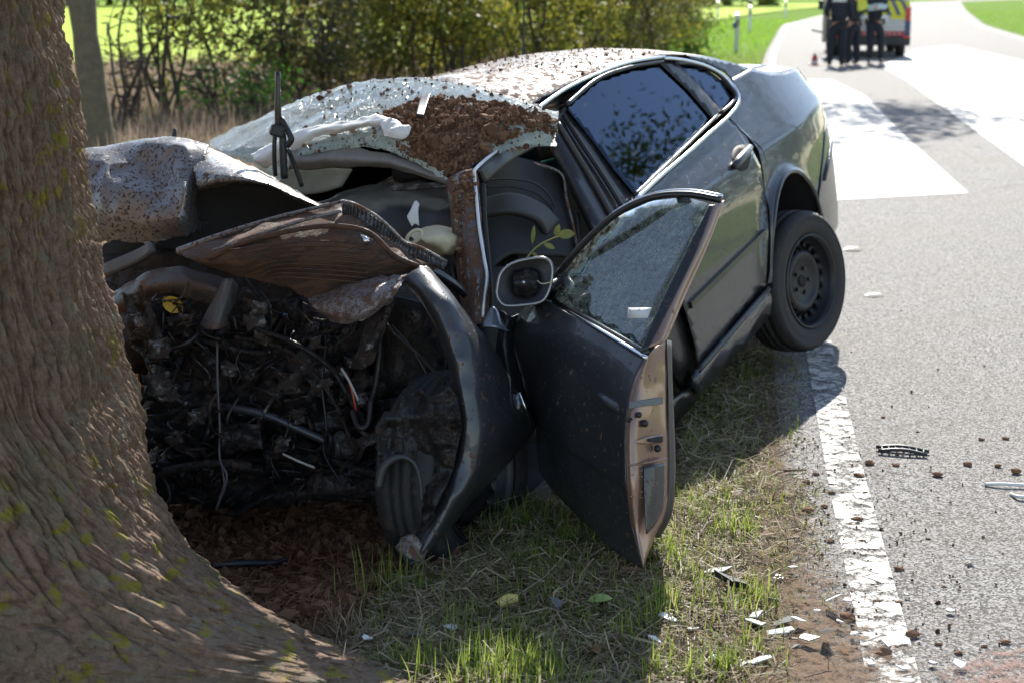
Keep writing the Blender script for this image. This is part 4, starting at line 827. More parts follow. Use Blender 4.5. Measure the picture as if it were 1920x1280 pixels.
# torn white strip and lump lying over the glass
sub(ws, dsheet('torn_airbag_strip', [
 [(470, 290, 5.72), (520, 262, 5.62), (585, 240, 5.50), (650, 228, 5.41), (705, 218, 5.33), (740, 228, 5.26)],
 [(478, 305, 5.66), (530, 272, 5.56), (590, 248, 5.45), (652, 237, 5.36), (706, 228, 5.28), (744, 240, 5.22)],
 [(500, 318, 5.66), (540, 292, 5.56), (596, 258, 5.46), (656, 243, 5.38), (708, 236, 5.29), (740, 252, 5.24)]], M_WHITEP, nu=60, nv=16, thick=.002, noise=(.004, 18, .012, 12)))
sub(ws, dsheet('airbag_lump', [[(712, 232, 5.28), (735, 222, 5.26), (752, 236, 5.24)], [(720, 246, 5.24), (740, 245, 5.20), (768, 240, 5.2)], [(722, 258, 5.23), (742, 262, 5.2), (768, 252, 5.2)]], M_WHITEP, nu=16, nv=16, thick=.01, noise=(.008, 30)))
sub(ws, dsheet('trim_fragment', [[(790, 180, 5.40), (808, 176, 5.40)], [(784, 200, 5.30), (800, 200, 5.30)], [(780, 218, 5.22), (794, 220, 5.22)]], M_BLACKP, nu=8, nv=12, thick=.008))
# headliner hanging under the glass
lin = dsheet('headliner', [
 [(540, 284, 5.55), (620, 277, 5.46), (690, 282, 5.38), (770, 305, 5.28), (850, 338, 5.14)],
 [(545, 300, 5.50), (620, 298, 5.40), (690, 298, 5.33), (770, 316, 5.24), (850, 342, 5.12)],
 [(540, 318, 5.56), (620, 316, 5.46), (695, 312, 5.38), (770, 326, 5.28), (845, 346, 5.14)]], simple('headliner_grey', (.22, .205, .19), .85, var=.25, scale=30), nu=30, nv=14, thick=.004, noise=(.006, 14))
dsheet('side_trim', [[(520, 320, 5.75), (600, 315, 5.7), (660, 318, 5.65)], [(520, 370, 5.75), (600, 362, 5.7), (640, 350, 5.65)]], simple('pale_trim', (.26, .25, .22), .8), nu=10, nv=8, thick=.01)
# dashboard and cabin remains
dsheet('dashboard', [
 [(560, 400, 5.7), (680, 350, 5.65), (780, 335, 5.6), (860, 345, 5.5)], [(560, 430, 5.45), (680, 385, 5.4), (780, 370, 5.35), (870, 375, 5.25)],
 [(570, 480, 5.3), (690, 440, 5.25), (790, 420, 5.2), (880, 420, 5.15)], [(600, 560, 5.25), (720, 540, 5.2), (820, 520, 5.15), (900, 520, 5.12)]], simple('dash_black', (.02, .021, .025), .4), nu=30, nv=24, noise=(.02, 6))
dsheet('dash_trim', [[(735, 350, 5.3), (800, 345, 5.25), (845, 342, 5.2)], [(735, 358, 5.28), (800, 354, 5.23), (845, 350, 5.18)]], M_ALU, nu=14, nv=4, thick=.006)
dsheet('plastic_shard', [[(770, 402, 5.05), (779, 378, 5.05), (786, 384, 5.05)], [(764, 408, 5.03), (772, 402, 5.03), (784, 396, 5.03)], [(772, 425, 5.03), (778, 420, 5.03), (786, 424, 5.03)]], M_WHITEP, nu=10, nv=12, thick=.006)
bag = dsheet('airbag', [
 [(760, 440, 5.05), (785, 430, 5.08), (820, 424, 5.08), (856, 432, 5.1)], [(764, 448, 4.98), (790, 446, 4.94), (825, 440, 4.94), (858, 448, 5.0)],
 [(775, 456, 4.98), (800, 460, 4.93), (830, 462, 4.93), (858, 466, 5.0)], [(790, 466, 5.05), (810, 474, 5.03), (836, 480, 5.03), (856, 482, 5.08)]], M_CREAM, nu=26, nv=22, thick=.004, noise=(.012, 14))
sub(bag, tube('airbag_mouth', [at(777+14*math.cos(a), 444+11*math.sin(a)-6*math.cos(a), 4.95) for a in np.linspace(0, 2*math.pi, 20)[:-1]], .006, M_CREAM, car, closed=True))
dt = dsheet('far_door_trim', [
 [(905, 360, 5.55), (950, 300, 5.6), (1000, 305, 5.65), (1052, 326, 5.7)], [(905, 400, 5.5), (950, 345, 5.55), (1005, 345, 5.6), (1062, 372, 5.65)],
 [(905, 450, 5.45), (955, 400, 5.5), (1010, 405, 5.55), (1075, 430, 5.6)], [(905, 520, 5.4), (955, 480, 5.45), (1020, 480, 5.5), (1085, 480, 5.55)]], M_TRIM, nu=24, nv=24, thick=.012, noise=(.006, 9))
for k, q in enumerate(((338, 345), (352, 362))):
    sub(dt, tube('trim_seam', [(908, q[0], 5.46), (955, q[0]-2, 5.48), (1000, q[1]-2, 5.52), (1030, q[1]+22, 5.55), (1040, q[1]+44, 5.55)], .004, M_BLACKP, car, 24, 5, px=True))
sub(dt, dsheet('arm_rest', [[(905, 376, 5.42), (960, 366, 5.42), (1012, 386, 5.47), (1045, 414, 5.5)], [(908, 404, 5.38), (960, 400, 5.38), (1005, 414, 5.42), (1020, 440, 5.47)]], simple('armrest_grey', (.05, .05, .053), .55), nu=20, nv=8, thick=.03))
sub(dt, tube('trim_edge', [(1000, 306, 5.6), (1052, 326, 5.62), (1062, 372, 5.6), (1076, 430, 5.56), (1084, 478, 5.52)], .006, M_BARE, car, 24, 6, px=True))
tube('green_glass_edge', [(1014, 305, 5.75), (1040, 298, 5.8), (1062, 294, 5.85)], .006, simple('glass_edge_green', (.1, .35, .27), .2), car, 12, 5, px=True)
tube('door_opening_seal', [(1082, 400, 5.6), (1086, 460, 5.55), (1090, 530, 5.5), (1100, 620, 5.4)], .01, M_RUBBER, car, 14, 6, px=True)
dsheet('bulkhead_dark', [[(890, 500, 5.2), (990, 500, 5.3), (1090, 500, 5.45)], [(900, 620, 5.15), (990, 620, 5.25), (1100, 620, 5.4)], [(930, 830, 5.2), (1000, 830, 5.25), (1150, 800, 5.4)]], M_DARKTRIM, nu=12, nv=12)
# ---- crumpled front wing
wing = dsheet('front_wing', [
 [(744, 520, 4.60), (762, 516, 4.54), (785, 500, 4.56), (803, 503, 4.64)], [(776, 550, 4.54), (796, 545, 4.47), (832, 543, 4.50), (866, 574, 4.64)],
 [(806, 596, 4.51), (826, 592, 4.43), (872, 600, 4.47), (914, 640, 4.70)], [(830, 652, 4.50), (850, 650, 4.41), (902, 668, 4.47), (952, 700, 4.76)],
 [(848, 722, 4.50), (868, 724, 4.41), (925, 742, 4.50), (986, 764, 4.88)], [(856, 800, 4.50), (876, 806, 4.41), (930, 818, 4.50), (1003, 800, 4.96)],
 [(840, 868, 4.50), (862, 880, 4.41), (903, 892, 4.47), (948, 872, 4.80)], [(806, 938, 4.50), (832, 956, 4.41), (862, 948, 4.45), (892, 932, 4.64)],
 [(768, 992, 4.50), (794, 1018, 4.42), (818, 1014, 4.44), (840, 996, 4.55)], [(742, 1028, 4.50), (764, 1058, 4.43), (785, 1052, 4.44), (808, 1034, 4.50)]], M_PAINT_FRONT, nu=60, nv=120, thick=.0025, noise=(.003, 8, .010, 6))
sub(wing, tube('wing_lip', [(752, 526, 4.58), (784, 556, 4.52), (814, 600, 4.49), (838, 655, 4.48), (856, 725, 4.48), (864, 800, 4.48), (848, 868, 4.48), (815, 938, 4.48), (778, 994, 4.48), (750, 1032, 4.48)], [.006, .006, .006, .006, .006, .009, .014, .017, .017, .012], muddy('wing_lip_soiled', (.13, .115, .105), .5, .3, 0, .4, 20, .5), car, 60, 6, px=True))
sub(wing, dsheet('wing_bracket', [[(752, 1010, 4.44), (775, 1000, 4.43), (800, 1030, 4.42)], [(740, 1030, 4.44), (762, 1040, 4.41), (790, 1056, 4.41)]], M_BARE, nu=10, nv=8, thick=.006, noise=(.006, 30)))
sub(wing, dsheet('wing_strip', [[(962, 735, 4.84), (976, 735, 4.82)], [(975, 765, 4.84), (988, 768, 4.82)], [(990, 800, 4.90), (998, 798, 4.88)]], M_CHROME, nu=5, nv=12, thick=.006))
V, fs = flatpanel([(704, 800), (722, 770), (740, 776), (752, 742), (790, 728), (806, 744), (842, 722), (858, 744), (866, 800), (850, 880), (810, 970), (790, 990), (794, 940), (784, 884), (766, 866), (752, 862), (730, 874), (718, 916), (702, 912), (708, 850)], 6)
liner = solid(obj('arch_liner', [at(u, v, 4.375+.03*math.sin((u-700)/40)+.05*abs(float(noise3(u*.022, v*.016, 3)))+.015*abs(float(noise3(u*.07, v*.05, 9)))) for u, v in V], fs, M_GRIME, car), .006)
sub(liner, tube('liner_rim', [(709, 915, 4.35), (716, 882, 4.35), (733, 862, 4.35), (756, 856, 4.35), (778, 870, 4.35), (788, 905, 4.35), (790, 940, 4.35)], [.012, .014, .012, .008, .006, .005, .004], simple('liner_grey', (.035, .034, .034), .5), car, 30, 6, px=True))
dsheet('door_hinge_cover', [[(935, 580, 4.96), (952, 592, 4.94), (972, 590, 4.98)], [(932, 640, 4.96), (950, 650, 4.92), (964, 640, 4.97)], [(940, 720, 5.0), (960, 730, 4.95), (985, 730, 5.0)], [(960, 790, 5.0), (985, 800, 4.97), (1002, 800, 5.0)]], M_BLACKP, nu=12, nv=20, noise=(.01, 12))
dsheet('scuttle_panel', [[(908, 590, 4.93), (925, 575, 4.93), (940, 600, 4.95)], [(905, 612, 4.9), (930, 615, 4.9), (955, 622, 4.93)]], simple('blue_grey_paint', (.22, .26, .32), .3, .4, .5), nu=10, nv=8, thick=.006)
dsheet('scuttle_strip', [[(800, 498, 4.74), (840, 520, 4.8), (872, 548, 4.86)], [(805, 510, 4.73), (842, 532, 4.79), (874, 556, 4.85)]], M_BLACKM, nu=14, nv=6, thick=.02)
# ---- bonnet, folded into a tent
def ribsheet(name, top, bot, m, n, amp, root=car):
    A = cr(np.array([at(*p) for p in top]), np.linspace(0, 1, n)); B = cr(np.array([at(*p) for p in bot]), np.linspace(0, 1, n)); V = []
    for i in range(n):
        nrm = -ray(700, 440)
        k = amp*(1 if i % 4 < 2 else 0)
        for t, s in ((0, 0), (.12, 0), (.16, k), (.84, k), (.88, 0), (1, 0)): V.append(A[i]*(1-t)+B[i]*t+nrm*s)
    return solid(obj(name, V, gridfaces(6, n), m, root, smooth=False), .003)
bon = dsheet('bonnet', [
 [(140, 300, 5.60), (230, 280, 5.60), (300, 270, 5.55), (340, 270, 5.5), (388, 282, 5.45)],
 [(140, 287, 5.30), (230, 272, 5.27), (300, 264, 5.22), (340, 265, 5.2), (388, 277, 5.18)],
 [(145, 330, 5.16), (230, 316, 5.14), (298, 310, 5.14), (345, 314, 5.08), (378, 330, 5.08)],
 [(158, 375, 5.12), (235, 365, 5.04), (305, 362, 5.06), (346, 360, 5.0), (366, 372, 5.12)],
 [(172, 420, 5.1), (240, 414, 5.04), (310, 408, 5.0), (350, 404, 5.02), (372, 405, 5.2)],
 [(188, 458, 5.14), (250, 452, 5.08), (320, 446, 5.06), (358, 438, 5.08), (386, 420, 5.3)]], M_HOOD, nu=110, nv=110, thick=.0025, noise=(.003, 7, .03, 5.0))
sub(bon, dsheet('bonnet_fold', [
 [(340, 264, 5.55), (390, 275, 5.55), (440, 299, 5.5), (500, 327, 5.42), (560, 361, 5.32), (612, 390, 5.15)],
 [(352, 288, 5.25), (395, 292, 5.2), (445, 310, 5.15), (500, 334, 5.1), (558, 365, 5.07), (611, 391, 5.05)],
 [(366, 322, 5.05), (402, 322, 4.98), (452, 326, 4.95), (503, 341, 4.95), (556, 368, 4.97), (610, 392, 4.99)],
 [(372, 348, 5.0), (408, 342, 4.93), (458, 337, 4.91), (508, 347, 4.94), (556, 371, 4.97), (609, 393, 4.99)],
 [(376, 356, 5.05), (412, 348, 5.0), (462, 342, 4.98), (510, 352, 5.0), (556, 374, 5.02), (609, 395, 5.02)]], M_HOOD, nu=80, nv=60, thick=.0025, noise=(.003, 10, .014, 6)))
sub(bon, dsheet('cavity_shade_sheet', [[(300, 330, 5.3), (480, 340, 5.3), (620, 395, 5.3)], [(300, 400, 5.35), (480, 420, 5.35), (640, 420, 5.35)], [(180, 470, 5.35), (480, 480, 5.35), (700, 470, 5.35)], [(180, 560, 5.4), (480, 600, 5.35), (760, 600, 5.3)]], M_DARKTRIM, nu=12, nv=12))  # dark sheet standing in for the shade under the folded bonnet
under = dsheet('bonnet_underside', [
 [(336, 470, 4.88), (400, 446, 4.84), (480, 420, 4.79), (560, 398, 4.75), (640, 378, 4.72), (700, 404, 4.72), (760, 452, 4.74), (838, 492, 4.77)],
 [(340, 478, 4.79), (408, 460, 4.72), (488, 438, 4.67), (570, 424, 4.64), (645, 418, 4.62), (705, 438, 4.64), (765, 478, 4.67), (834, 499, 4.74)],
 [(360, 488, 4.74), (432, 490, 4.66), (510, 480, 4.60), (590, 470, 4.57), (655, 466, 4.57), (710, 478, 4.60), (765, 496, 4.63), (816, 505, 4.72)],
 [(392, 498, 4.76), (456, 520, 4.69), (530, 537, 4.66), (590, 560, 4.64), (650, 535, 4.64), (710, 518, 4.64), (765, 511, 4.66), (802, 508, 4.72)]], M_UNDER, nu=100, nv=60, thick=.003, noise=(.003, 12, .012, 7))
sub(bon, under); under.parent = car
sub(under, tube('folded_hem', [(336, 472, 4.86), (372, 458, 4.82), (430, 436, 4.78), (520, 408, 4.74), (600, 388, 4.71), (640, 378, 4.69)], [.016, .014, .010, .007, .006, .005], M_HOOD, car, 40, 6, px=True))
sub(under, tube('inner_rib', [(392, 486, 4.70), (450, 458, 4.65), (540, 434, 4.61), (620, 424, 4.58), (690, 436, 4.58), (740, 480, 4.60), (790, 502, 4.66)], .009, M_UNDER, car, 50, 6, px=True))
sub(under, tube('inner_rib', [(400, 470, 4.72), (470, 446, 4.67), (560, 416, 4.63), (640, 396, 4.61)], .006, M_HOOD, car, 40, 6, px=True))
for k in range(9):
    v0 = 455+k*9; sub(under, tube('pressed_line', [(430+k*9, v0+14, 4.63), (520, v0+2-k, 4.585), (610, v0-3, 4.555), (690, v0+4, 4.58)], .0022, M_UNDER, car, 20, 4, px=True))
sub(under, ribsheet('ribbed_rail', [(640, 378, 4.68), (665, 384, 4.68), (705, 406, 4.68), (735, 432, 4.69), (760, 456, 4.70), (790, 466, 4.71), (838, 492, 4.74)], [(642, 402, 4.65), (665, 410, 4.65), (700, 432, 4.65), (728, 456, 4.66), (752, 474, 4.67), (790, 488, 4.68), (832, 506, 4.72)], M_ALU, 120, .007))
sub(under, tube('rail_edge', [(640, 377, 4.67), (665, 383, 4.67), (705, 405, 4.67), (735, 431, 4.68), (760, 455, 4.69), (790, 465, 4.70), (838, 491, 4.73)], .005, M_BARE, car, 50, 6, px=True))
sub(under, dsheet('bonnet_clip', [[(676, 440, 4.56), (684, 442, 4.56)], [(682, 452, 4.55), (692, 450, 4.55)], [(684, 458, 4.56), (694, 456, 4.56)]], M_CHROME, nu=6, nv=8, thick=.004))
dsheet('torn_panel', [
 [(576, 560, 4.62), (640, 538, 4.60), (700, 522, 4.58), (764, 513, 4.56)], [(588, 575, 4.56), (640, 560, 4.52), (700, 548, 4.50), (752, 534, 4.51)],
 [(602, 588, 4.57), (640, 592, 4.50), (690, 580, 4.48), (742, 550, 4.50)], [(610, 594, 4.60), (640, 610, 4.52), (688, 598, 4.50), (736, 562, 4.52)]], muddy('torn_sheet', (.22, .2, .2), .4, .4, .2, .42, 40, .7, mud=(.06, .032, .02)), nu=50, nv=40, thick=.0025, noise=(.003, 14, .016, 9))
# ---- the torn-open engine bay
dsheet('firewall', [[(190, 470, 5.35), (420, 480, 5.32), (640, 480, 5.25), (860, 500, 5.1)], [(200, 640, 5.3), (420, 650, 5.25), (640, 640, 5.2), (870, 620, 5.1)], [(250, 800, 5.3), (430, 800, 5.25), (640, 790, 5.2), (930, 780, 5.1)], [(352, 925, 5.25), (450, 905, 5.15), (680, 900, 5.1), (960, 900, 5.1)]], M_GRIME, nu=40, nv=30, thick=.02, noise=(.04, 5))
dsheet('cross_member', [[(205, 552, 5.05), (300, 505, 4.92), (360, 505, 4.86), (440, 535, 4.84)], [(208, 572, 4.98), (300, 530, 4.85), (360, 530, 4.80), (440, 560, 4.78)], [(215, 592, 5.0), (300, 552, 4.88), (360, 560, 4.83), (440, 590, 4.82)]], muddy('crossmember_sheet', (.075, .065, .06), .5, .3, 0, .35, 14, .4), nu=30, nv=14, thick=.006, noise=(.006, 12))
dsheet('lamp_carrier', [[(190, 500, 5.0), (260, 470, 4.95), (285, 455, 4.92)], [(195, 520, 4.98), (262, 490, 4.93), (288, 470, 4.90)]], simple('grey_carrier', (.085, .085, .085), .55), nu=10, nv=6, thick=.02)
cone = dsheet('bent_bracket', [[(418, 525, 4.80), (432, 522, 4.72), (446, 535, 4.80)], [(396, 570, 4.78), (418, 570, 4.68), (440, 575, 4.78)], [(372, 614, 4.76), (402, 618, 4.66), (432, 610, 4.76)]], muddy('bracket_grey', (.10, .095, .09), .55, .2, 0, .3, 20, .4), nu=16, nv=16, thick=.005)
def lump(name, u, v, d, size, m, seed, rough=.25, sub_=3):
    bm = bmesh.new(); bmesh.ops.create_icosphere(bm, subdivisions=sub_, radius=1.0); V = np.array([x.co[:] for x in bm.verts]); fs = [tuple(w.index for w in f.verts) for f in bm.faces]; bm.free()
    V = np.sign(V)*np.abs(V)**.4
    V *= 1+rough*fbm(V[:, 0]*1.7+seed, V[:, 1]*1.7, V[:, 2]*1.7, 3)[:, None]
    return obj(name, V*np.array(size)+at(u, v, d), fs, m, car)
eng = lump('engine_block', 560, 690, 5.02, (.27, .18, .2), M_GRIME2, 3, .2, 4)
lump('gearbox', 420, 740, 5.02, (.2, .15, .17), M_GRIME, 8, .3, 4); lump('subframe', 480, 880, 5.0, (.34, .15, .075), M_GRIME, 5, .35, 4)
lump('battery_tray', 300, 680, 5.05, (.09, .12, .15), M_GRIME2, 14, .35, 4); lump('washer_tank', 690, 780, 4.95, (.1, .1, .15), M_GRIME, 21, .3, 4)
lump('strut_tower', 770, 640, 4.85, (.10, .12, .17), M_GRIME, 25, .25, 4); lump('suspension_arm', 660, 890, 4.85, (.12, .1, .04), M_GRIME2, 31, .3, 3)
cyl = lambda name, u, v, d, r, h, m, n=(0, -1, .2): tube(name, [at(u, v, d), at(u, v, d)+np.array(n)/np.linalg.norm(n)*h], r, m, car, seg=24)
for (u, v, d, r) in ((400, 715, 4.84, .055), (470, 700, 4.84, .04), (520, 735, 4.84, .045), (330, 640, 4.9, .03), (620, 650, 4.84, .035), (585, 610, 4.85, .04), (640, 700, 4.82, .03)):
    p = cyl('pulley', u, v, d, r, .05, M_GRIME2, (random.uniform(-.4, .4), -1, random.uniform(-.2, .4)))
    sub(p, cyl('pulley_hub', u, v, d-.04, r*.45, .03, M_ALU, (random.uniform(-.3, .3), -1, .1)))
HOSES = [('hose', [(408, 590, 4.75), (470, 612, 4.72), (560, 648, 4.70), (620, 690, 4.70), (655, 745, 4.70), (690, 800, 4.72)], .009, M_GRIME), ('hose', [(440, 632, 4.76), (520, 648, 4.74), (580, 690, 4.73), (630, 760, 4.73), (660, 830, 4.75)], .007, M_GRIME2),
 ('pipe', [(350, 757, 4.80), (420, 762, 4.76), (500, 778, 4.74), (570, 808, 4.74), (610, 826, 4.75)], .014, simple('blue_black_pipe', (.045, .047, .055), .3, .3)), ('strut_bar', [(285, 893, 4.82), (340, 878, 4.76), (420, 868, 4.74), (470, 876, 4.76)], .016, M_GRIME2),
 ('cable', [(407, 640, 4.74), (408, 720, 4.72), (412, 800, 4.72), (412, 860, 4.71), (425, 895, 4.70), (405, 955, 4.72)], .004, simple('cable_grey', (.09, .085, .085), .5)), ('cable', [(413, 860, 4.71), (420, 905, 4.70), (410, 935, 4.71)], .003, simple('cable_violet', (.1, .06, .07), .5)),
 ('cable', [(600, 560, 4.78), (610, 640, 4.76), (604, 720, 4.74), (612, 800, 4.74), (608, 850, 4.75), (640, 905, 4.72)], .004, M_BLACKP), ('hose', [(700, 570, 4.66), (712, 640, 4.68), (705, 720, 4.7), (690, 770, 4.72)], .010, M_BLACKP),
 ('wire', [(690, 560, 4.62), (735, 620, 4.58), (780, 660, 4.56), (835, 720, 4.55)], .005, M_GRIME2), ('wire', [(735, 610, 4.60), (770, 650, 4.58), (800, 700, 4.57)], .003, M_BLACKP), ('hose', [(300, 560, 4.92), (296, 600, 4.9), (312, 640, 4.88), (340, 680, 4.86)], .008, M_BLACKP),
 ('wire', [(290, 880, 4.8), (312, 905, 4.78), (318, 935, 4.78), (300, 960, 4.8)], .004, M_BLACKP), ('hose', [(660, 770, 4.66), (672, 800, 4.62), (690, 795, 4.62), (696, 750, 4.64)], .009, M_BLACKP), ('bar', [(260, 850, 4.9), (330, 790, 4.85), (400, 740, 4.8)], .018, M_GRIME2), ('bar', [(330, 800, 4.86), (380, 845, 4.82), (400, 880, 4.82)], .016, M_GRIME),
 ('drive_shaft', [(520, 800, 4.85), (620, 860, 4.8), (740, 900, 4.75)], .018, M_GRIME), ('wishbone', [(560, 860, 4.9), (660, 900, 4.8), (740, 950, 4.74)], .022, M_GRIME), ('rod', [(380, 640, 4.8), (500, 660, 4.8), (640, 610, 4.75)], .010, M_GRIME2)]
for nme, P, r, m in HOSES: tube(nme, P, r, m, car, 40, 8, px=True)
dsheet('punched_bracket', [[(690, 600, 4.60), (716, 575, 4.57), (744, 560, 4.56)], [(672, 650, 4.60), (700, 640, 4.57), (724, 610, 4.57)], [(660, 690, 4.62), (680, 690, 4.60), (700, 680, 4.60)]], M_GRIME2, nu=16, nv=20, thick=.006, noise=(.004, 20))
for (u, v) in ((710, 612), (688, 652)): dsheet('bracket_boss', [[(u, v-8, 4.545), (u+14, v-14, 4.54)], [(u-4, v+6, 4.545), (u+12, v+2, 4.54)]], M_ALU, nu=4, nv=4, thick=.006)
PLATES = [(480, 590, .07, .05), (330, 600, .05, .07), (545, 590, .05, .05), (300, 720, .05, .06), (270, 600, .03, .1), (610, 780, .05, .05), (350, 830, .09, .03), (560, 860, .10, .04), (450, 820, .06, .04), (620, 740, .05, .07), (520, 640, .05, .03), (680, 720, .04, .06), (380, 680, .05, .04), (270, 800, .05, .05), (640, 850, .05, .05), (740, 760, .05, .09), (790, 760, .04, .08), (500, 910, .14, .03), (380, 920, .06, .03), (590, 690, .07, .04)]
_r = random.Random(5); PLATES += [(_r.uniform(260, 700), _r.uniform(570, 910), _r.uniform(.015, .04), _r.uniform(.01, .03)) for _ in range(40)]
for k, (u, v, w, h) in enumerate(PLATES):
    d = 4.74+.1*random.random(); a = random.uniform(-.8, .8); q = []
    for j in range(3):
        row = []
        for i in range(3):
            x, y = (i-1)*w*620, (j-1)*h*620; row.append((u+x*math.cos(a)-y*math.sin(a)+random.uniform(-8, 8), v+x*math.sin(a)+y*math.cos(a)+random.uniform(-8, 8), d+random.uniform(-.05, .05)))
        q.append(row)
    dsheet('mangled_plate', q, (M_GRIME, M_GRIME2, M_GRIME, M_GRIME, M_ALU)[k % 5], nu=18, nv=18, thick=.003, noise=(.006, 20, .02, 14))
for (u, v, s) in ((300, 650, .03), (300, 716, .034), (315, 735, .025), (560, 780, .02), (485, 575, .02), (330, 820, .02), (680, 745, .018), (545, 715, .03), (660, 680, .015), (690, 820, .02), (480, 600, .025), (492, 630, .02), (350, 600, .018), (430, 690, .02), (590, 640, .018), (610, 720, .016), (530, 830, .02), (370, 780, .02)):
    lump('cast_fitting', u, v, 4.73, (s, s*.8, s*.9), M_ALU, u*.1, .9, 3)
for k in range(300):
    u, v = random.uniform(260, 700), random.uniform(560, 900)
    if u < 260+ (v-560)*.1: continue
    d = random.uniform(4.72, 4.9); L = random.uniform(15, 70); a = random.uniform(0, 6.28)
    tube(random.choice(['wire', 'hose', 'bracket_rod']), [(u, v, d), (u+L*.4*math.cos(a)+random.uniform(-12, 12), v+L*.4*math.sin(a), d-.03), (u+L*math.cos(a), v+L*math.sin(a)+random.uniform(-8, 12), d)], random.choice([.0015, .002, .0025, .003, .004, .006]), random.choice([M_GRIME, M_GRIME2, M_GRIME2, M_BLACKP, M_ALU]), car, 12, 6, px=True)
for cn, cc_, P_ in (('red', (.4, .05, .03), [(650, 700, 4.68), (662, 740, 4.66), (668, 770, 4.67)]), ('orange', (.42, .16, .05), [(258, 700, 4.85), (262, 720, 4.84), (275, 726, 4.84)]), ('blue', (.08, .12, .25), [(470, 560, 4.76), (500, 585, 4.74), (540, 590, 4.75)]), ('pale', (.45, .43, .38), [(640, 690, 4.68), (656, 716, 4.66), (672, 750, 4.66)]), ('pale', (.45, .43, .38), [(530, 850, 4.72), (560, 864, 4.7), (590, 876, 4.72)])):
    tube('loose_wire', P_, .004, simple('wire_'+cn, cc_, .4), car, 14, 6, px=True)
# wiper standing on end
wip = tube('wiper_arm', [(521, 135, 5.30), (521, 200, 5.32), (522, 245, 5.34)], [.009, .012, .012], M_BLACKM, car, 14, 8, px=True)
tube('wiper_link', [(527, 222, 5.33), (541, 248, 5.32), (546, 262, 5.32), (538, 275, 5.33)], .011, M_BLACKP, car, 16, 8, px=True)
tube('wiper_link', [(516, 240, 5.33), (514, 290, 5.35), (516, 330, 5.38)], .008, M_BLACKP, car, 12, 8, px=True)
tube('wiper_link', [(530, 250, 5.33), (531, 290, 5.34), (533, 335, 5.36)], .013, M_BLACKP, car, 12, 8, px=True)
tube('wiper_link', [(540, 280, 5.33), (552, 310, 5.36), (566, 350, 5.38)], .008, M_BLACKP, car, 12, 8, px=True)
sub(wip, box('wiper_knuckle', at(520, 246, 5.32), (.05, .04, .04), M_BLACKP, car, (0, .3, .2), .008))
tube('broken_wiper', [(326, 268, 5.35), (328, 242, 5.35)], [.012, .006], M_BLACKP, car, 6, 6, px=True)
# ---- soil thrown over glass, pillar and roof (uncountable crumbs)
def crumbs(name, P, N, sizes, m, root, seed=0):
    bm = bmesh.new(); bmesh.ops.create_icosphere(bm, subdivisions=1, radius=1.0); B = np.array([x.co[:] for x in bm.verts]); fb = np.array([[w.index for w in f.verts] for f in bm.faces]); bm.free()
    rg = np.random.default_rng(seed); n = len(P); nb = len(B)
    S = sizes[:, None, None]*rg.uniform(.55, 1.3, (n, 1, 3)); J = 1+.55*rg.uniform(-1, 1, (n, nb, 1))
    V = (B[None]*J*S + P[:, None] + N[:, None]*sizes[:, None, None]*.35).reshape(-1, 3)
    Fc = (fb[None]+(np.arange(n)*nb)[:, None, None]).reshape(-1, 3)
    o = obj(name, V, Fc, m, root, smooth=False); o['kind'] = 'stuff'; return o
M_SOIL, _t, _b = mat('loose_soil', (.14, .073, .043), .95, spec=.15); _t.put(_b, 'Base Color', _t.mix(_t.add('ShaderNodeNewGeometry').outputs['Random Per Island'], (.075, .036, .02), (.24, .135, .08)))
me = ws.data; mw = CARW; VW = np.array([v.co[:] for v in me.vertices]) @ CARW[:3, :3].T + CARW[:3, 3]
SOILP = [(700, 225), (760, 195), (830, 180), (900, 190), (1000, 205), (1046, 225), (1046, 262), (1010, 245), (950, 262), (905, 300), (852, 338), (830, 318), (790, 300), (745, 280), (740, 255)]
P = []; N = []
for f in me.polygons:
    q = VW[list(f.vertices)]; c = q.mean(0); u, v, _ = proj(c)
    if inpoly(u, v, SOILP):
        nn = np.cross(q[1]-q[0], q[3]-q[0]); nn /= np.linalg.norm(nn)+1e-9
        if nn @ (EYE-c) < 0: nn = -nn
        dn = float(fbm(c[0]*14, c[1]*14, c[2]*14, 3)); edge_ = inpoly(u+60*dn, v+30*dn, SOILP)
        for _ in range(int(RNG.poisson(8.0 if edge_ else .9))):
            w_ = RNG.dirichlet([1, 1, 1, 1]); P.append(w_ @ q); N.append(nn)
    elif 560 < u < 1046 and v < 330 and RNG.random() < .10: P.append(c); N.append(np.array([0, 0, 1.]))
P = np.array(P); N = np.array(N); crumbs('soil_crumbs', P, N, RNG.gamma(1.0, .0024, len(P))+.001, M_SOIL, car, 1).parent = ws
P = []
for k in range(6000):
    x = RNG.uniform(.3, 1.6); s = RNG.uniform(-.2, .98)
    if RNG.random() > (.25+.75*(x-.3)/1.3) * (1 if s > .55 else .5): continue
    zb = np.interp(-x, -XS, ZB); zc = np.interp(-x, -XS, ZC); P.append((x, s*ys(x, zb), zb+(zc-zb)*(1-abs(s)**2.4)+.002))
P = c2w(np.array(P)); crumbs('soil_crumbs', P, np.tile([0, 0, 1.], (len(P), 1)), RNG.gamma(1.3, .0009, len(P))+.0007, M_SOIL, car, 2).parent = roof
P = []
for k in range(900):
    t, s = RNG.random(), RNG.random(); a = np.array([(848, 340), (856, 440), (866, 520), (882, 604)]); b = np.array([(888, 320), (896, 440), (904, 520), (908, 600)])
    uv = (1-s)*cr(a, np.array([t]))[0]+s*cr(b, np.array([t]))[0]; P.append(at(uv[0], uv[1], 4.965-.03*t))
P = np.array(P); crumbs('soil_crumbs', P, np.tile([0, -1, 0.], (len(P), 1)), RNG.gamma(1.8, .0016, len(P))+.001, M_SOIL, car, 3).parent = ap
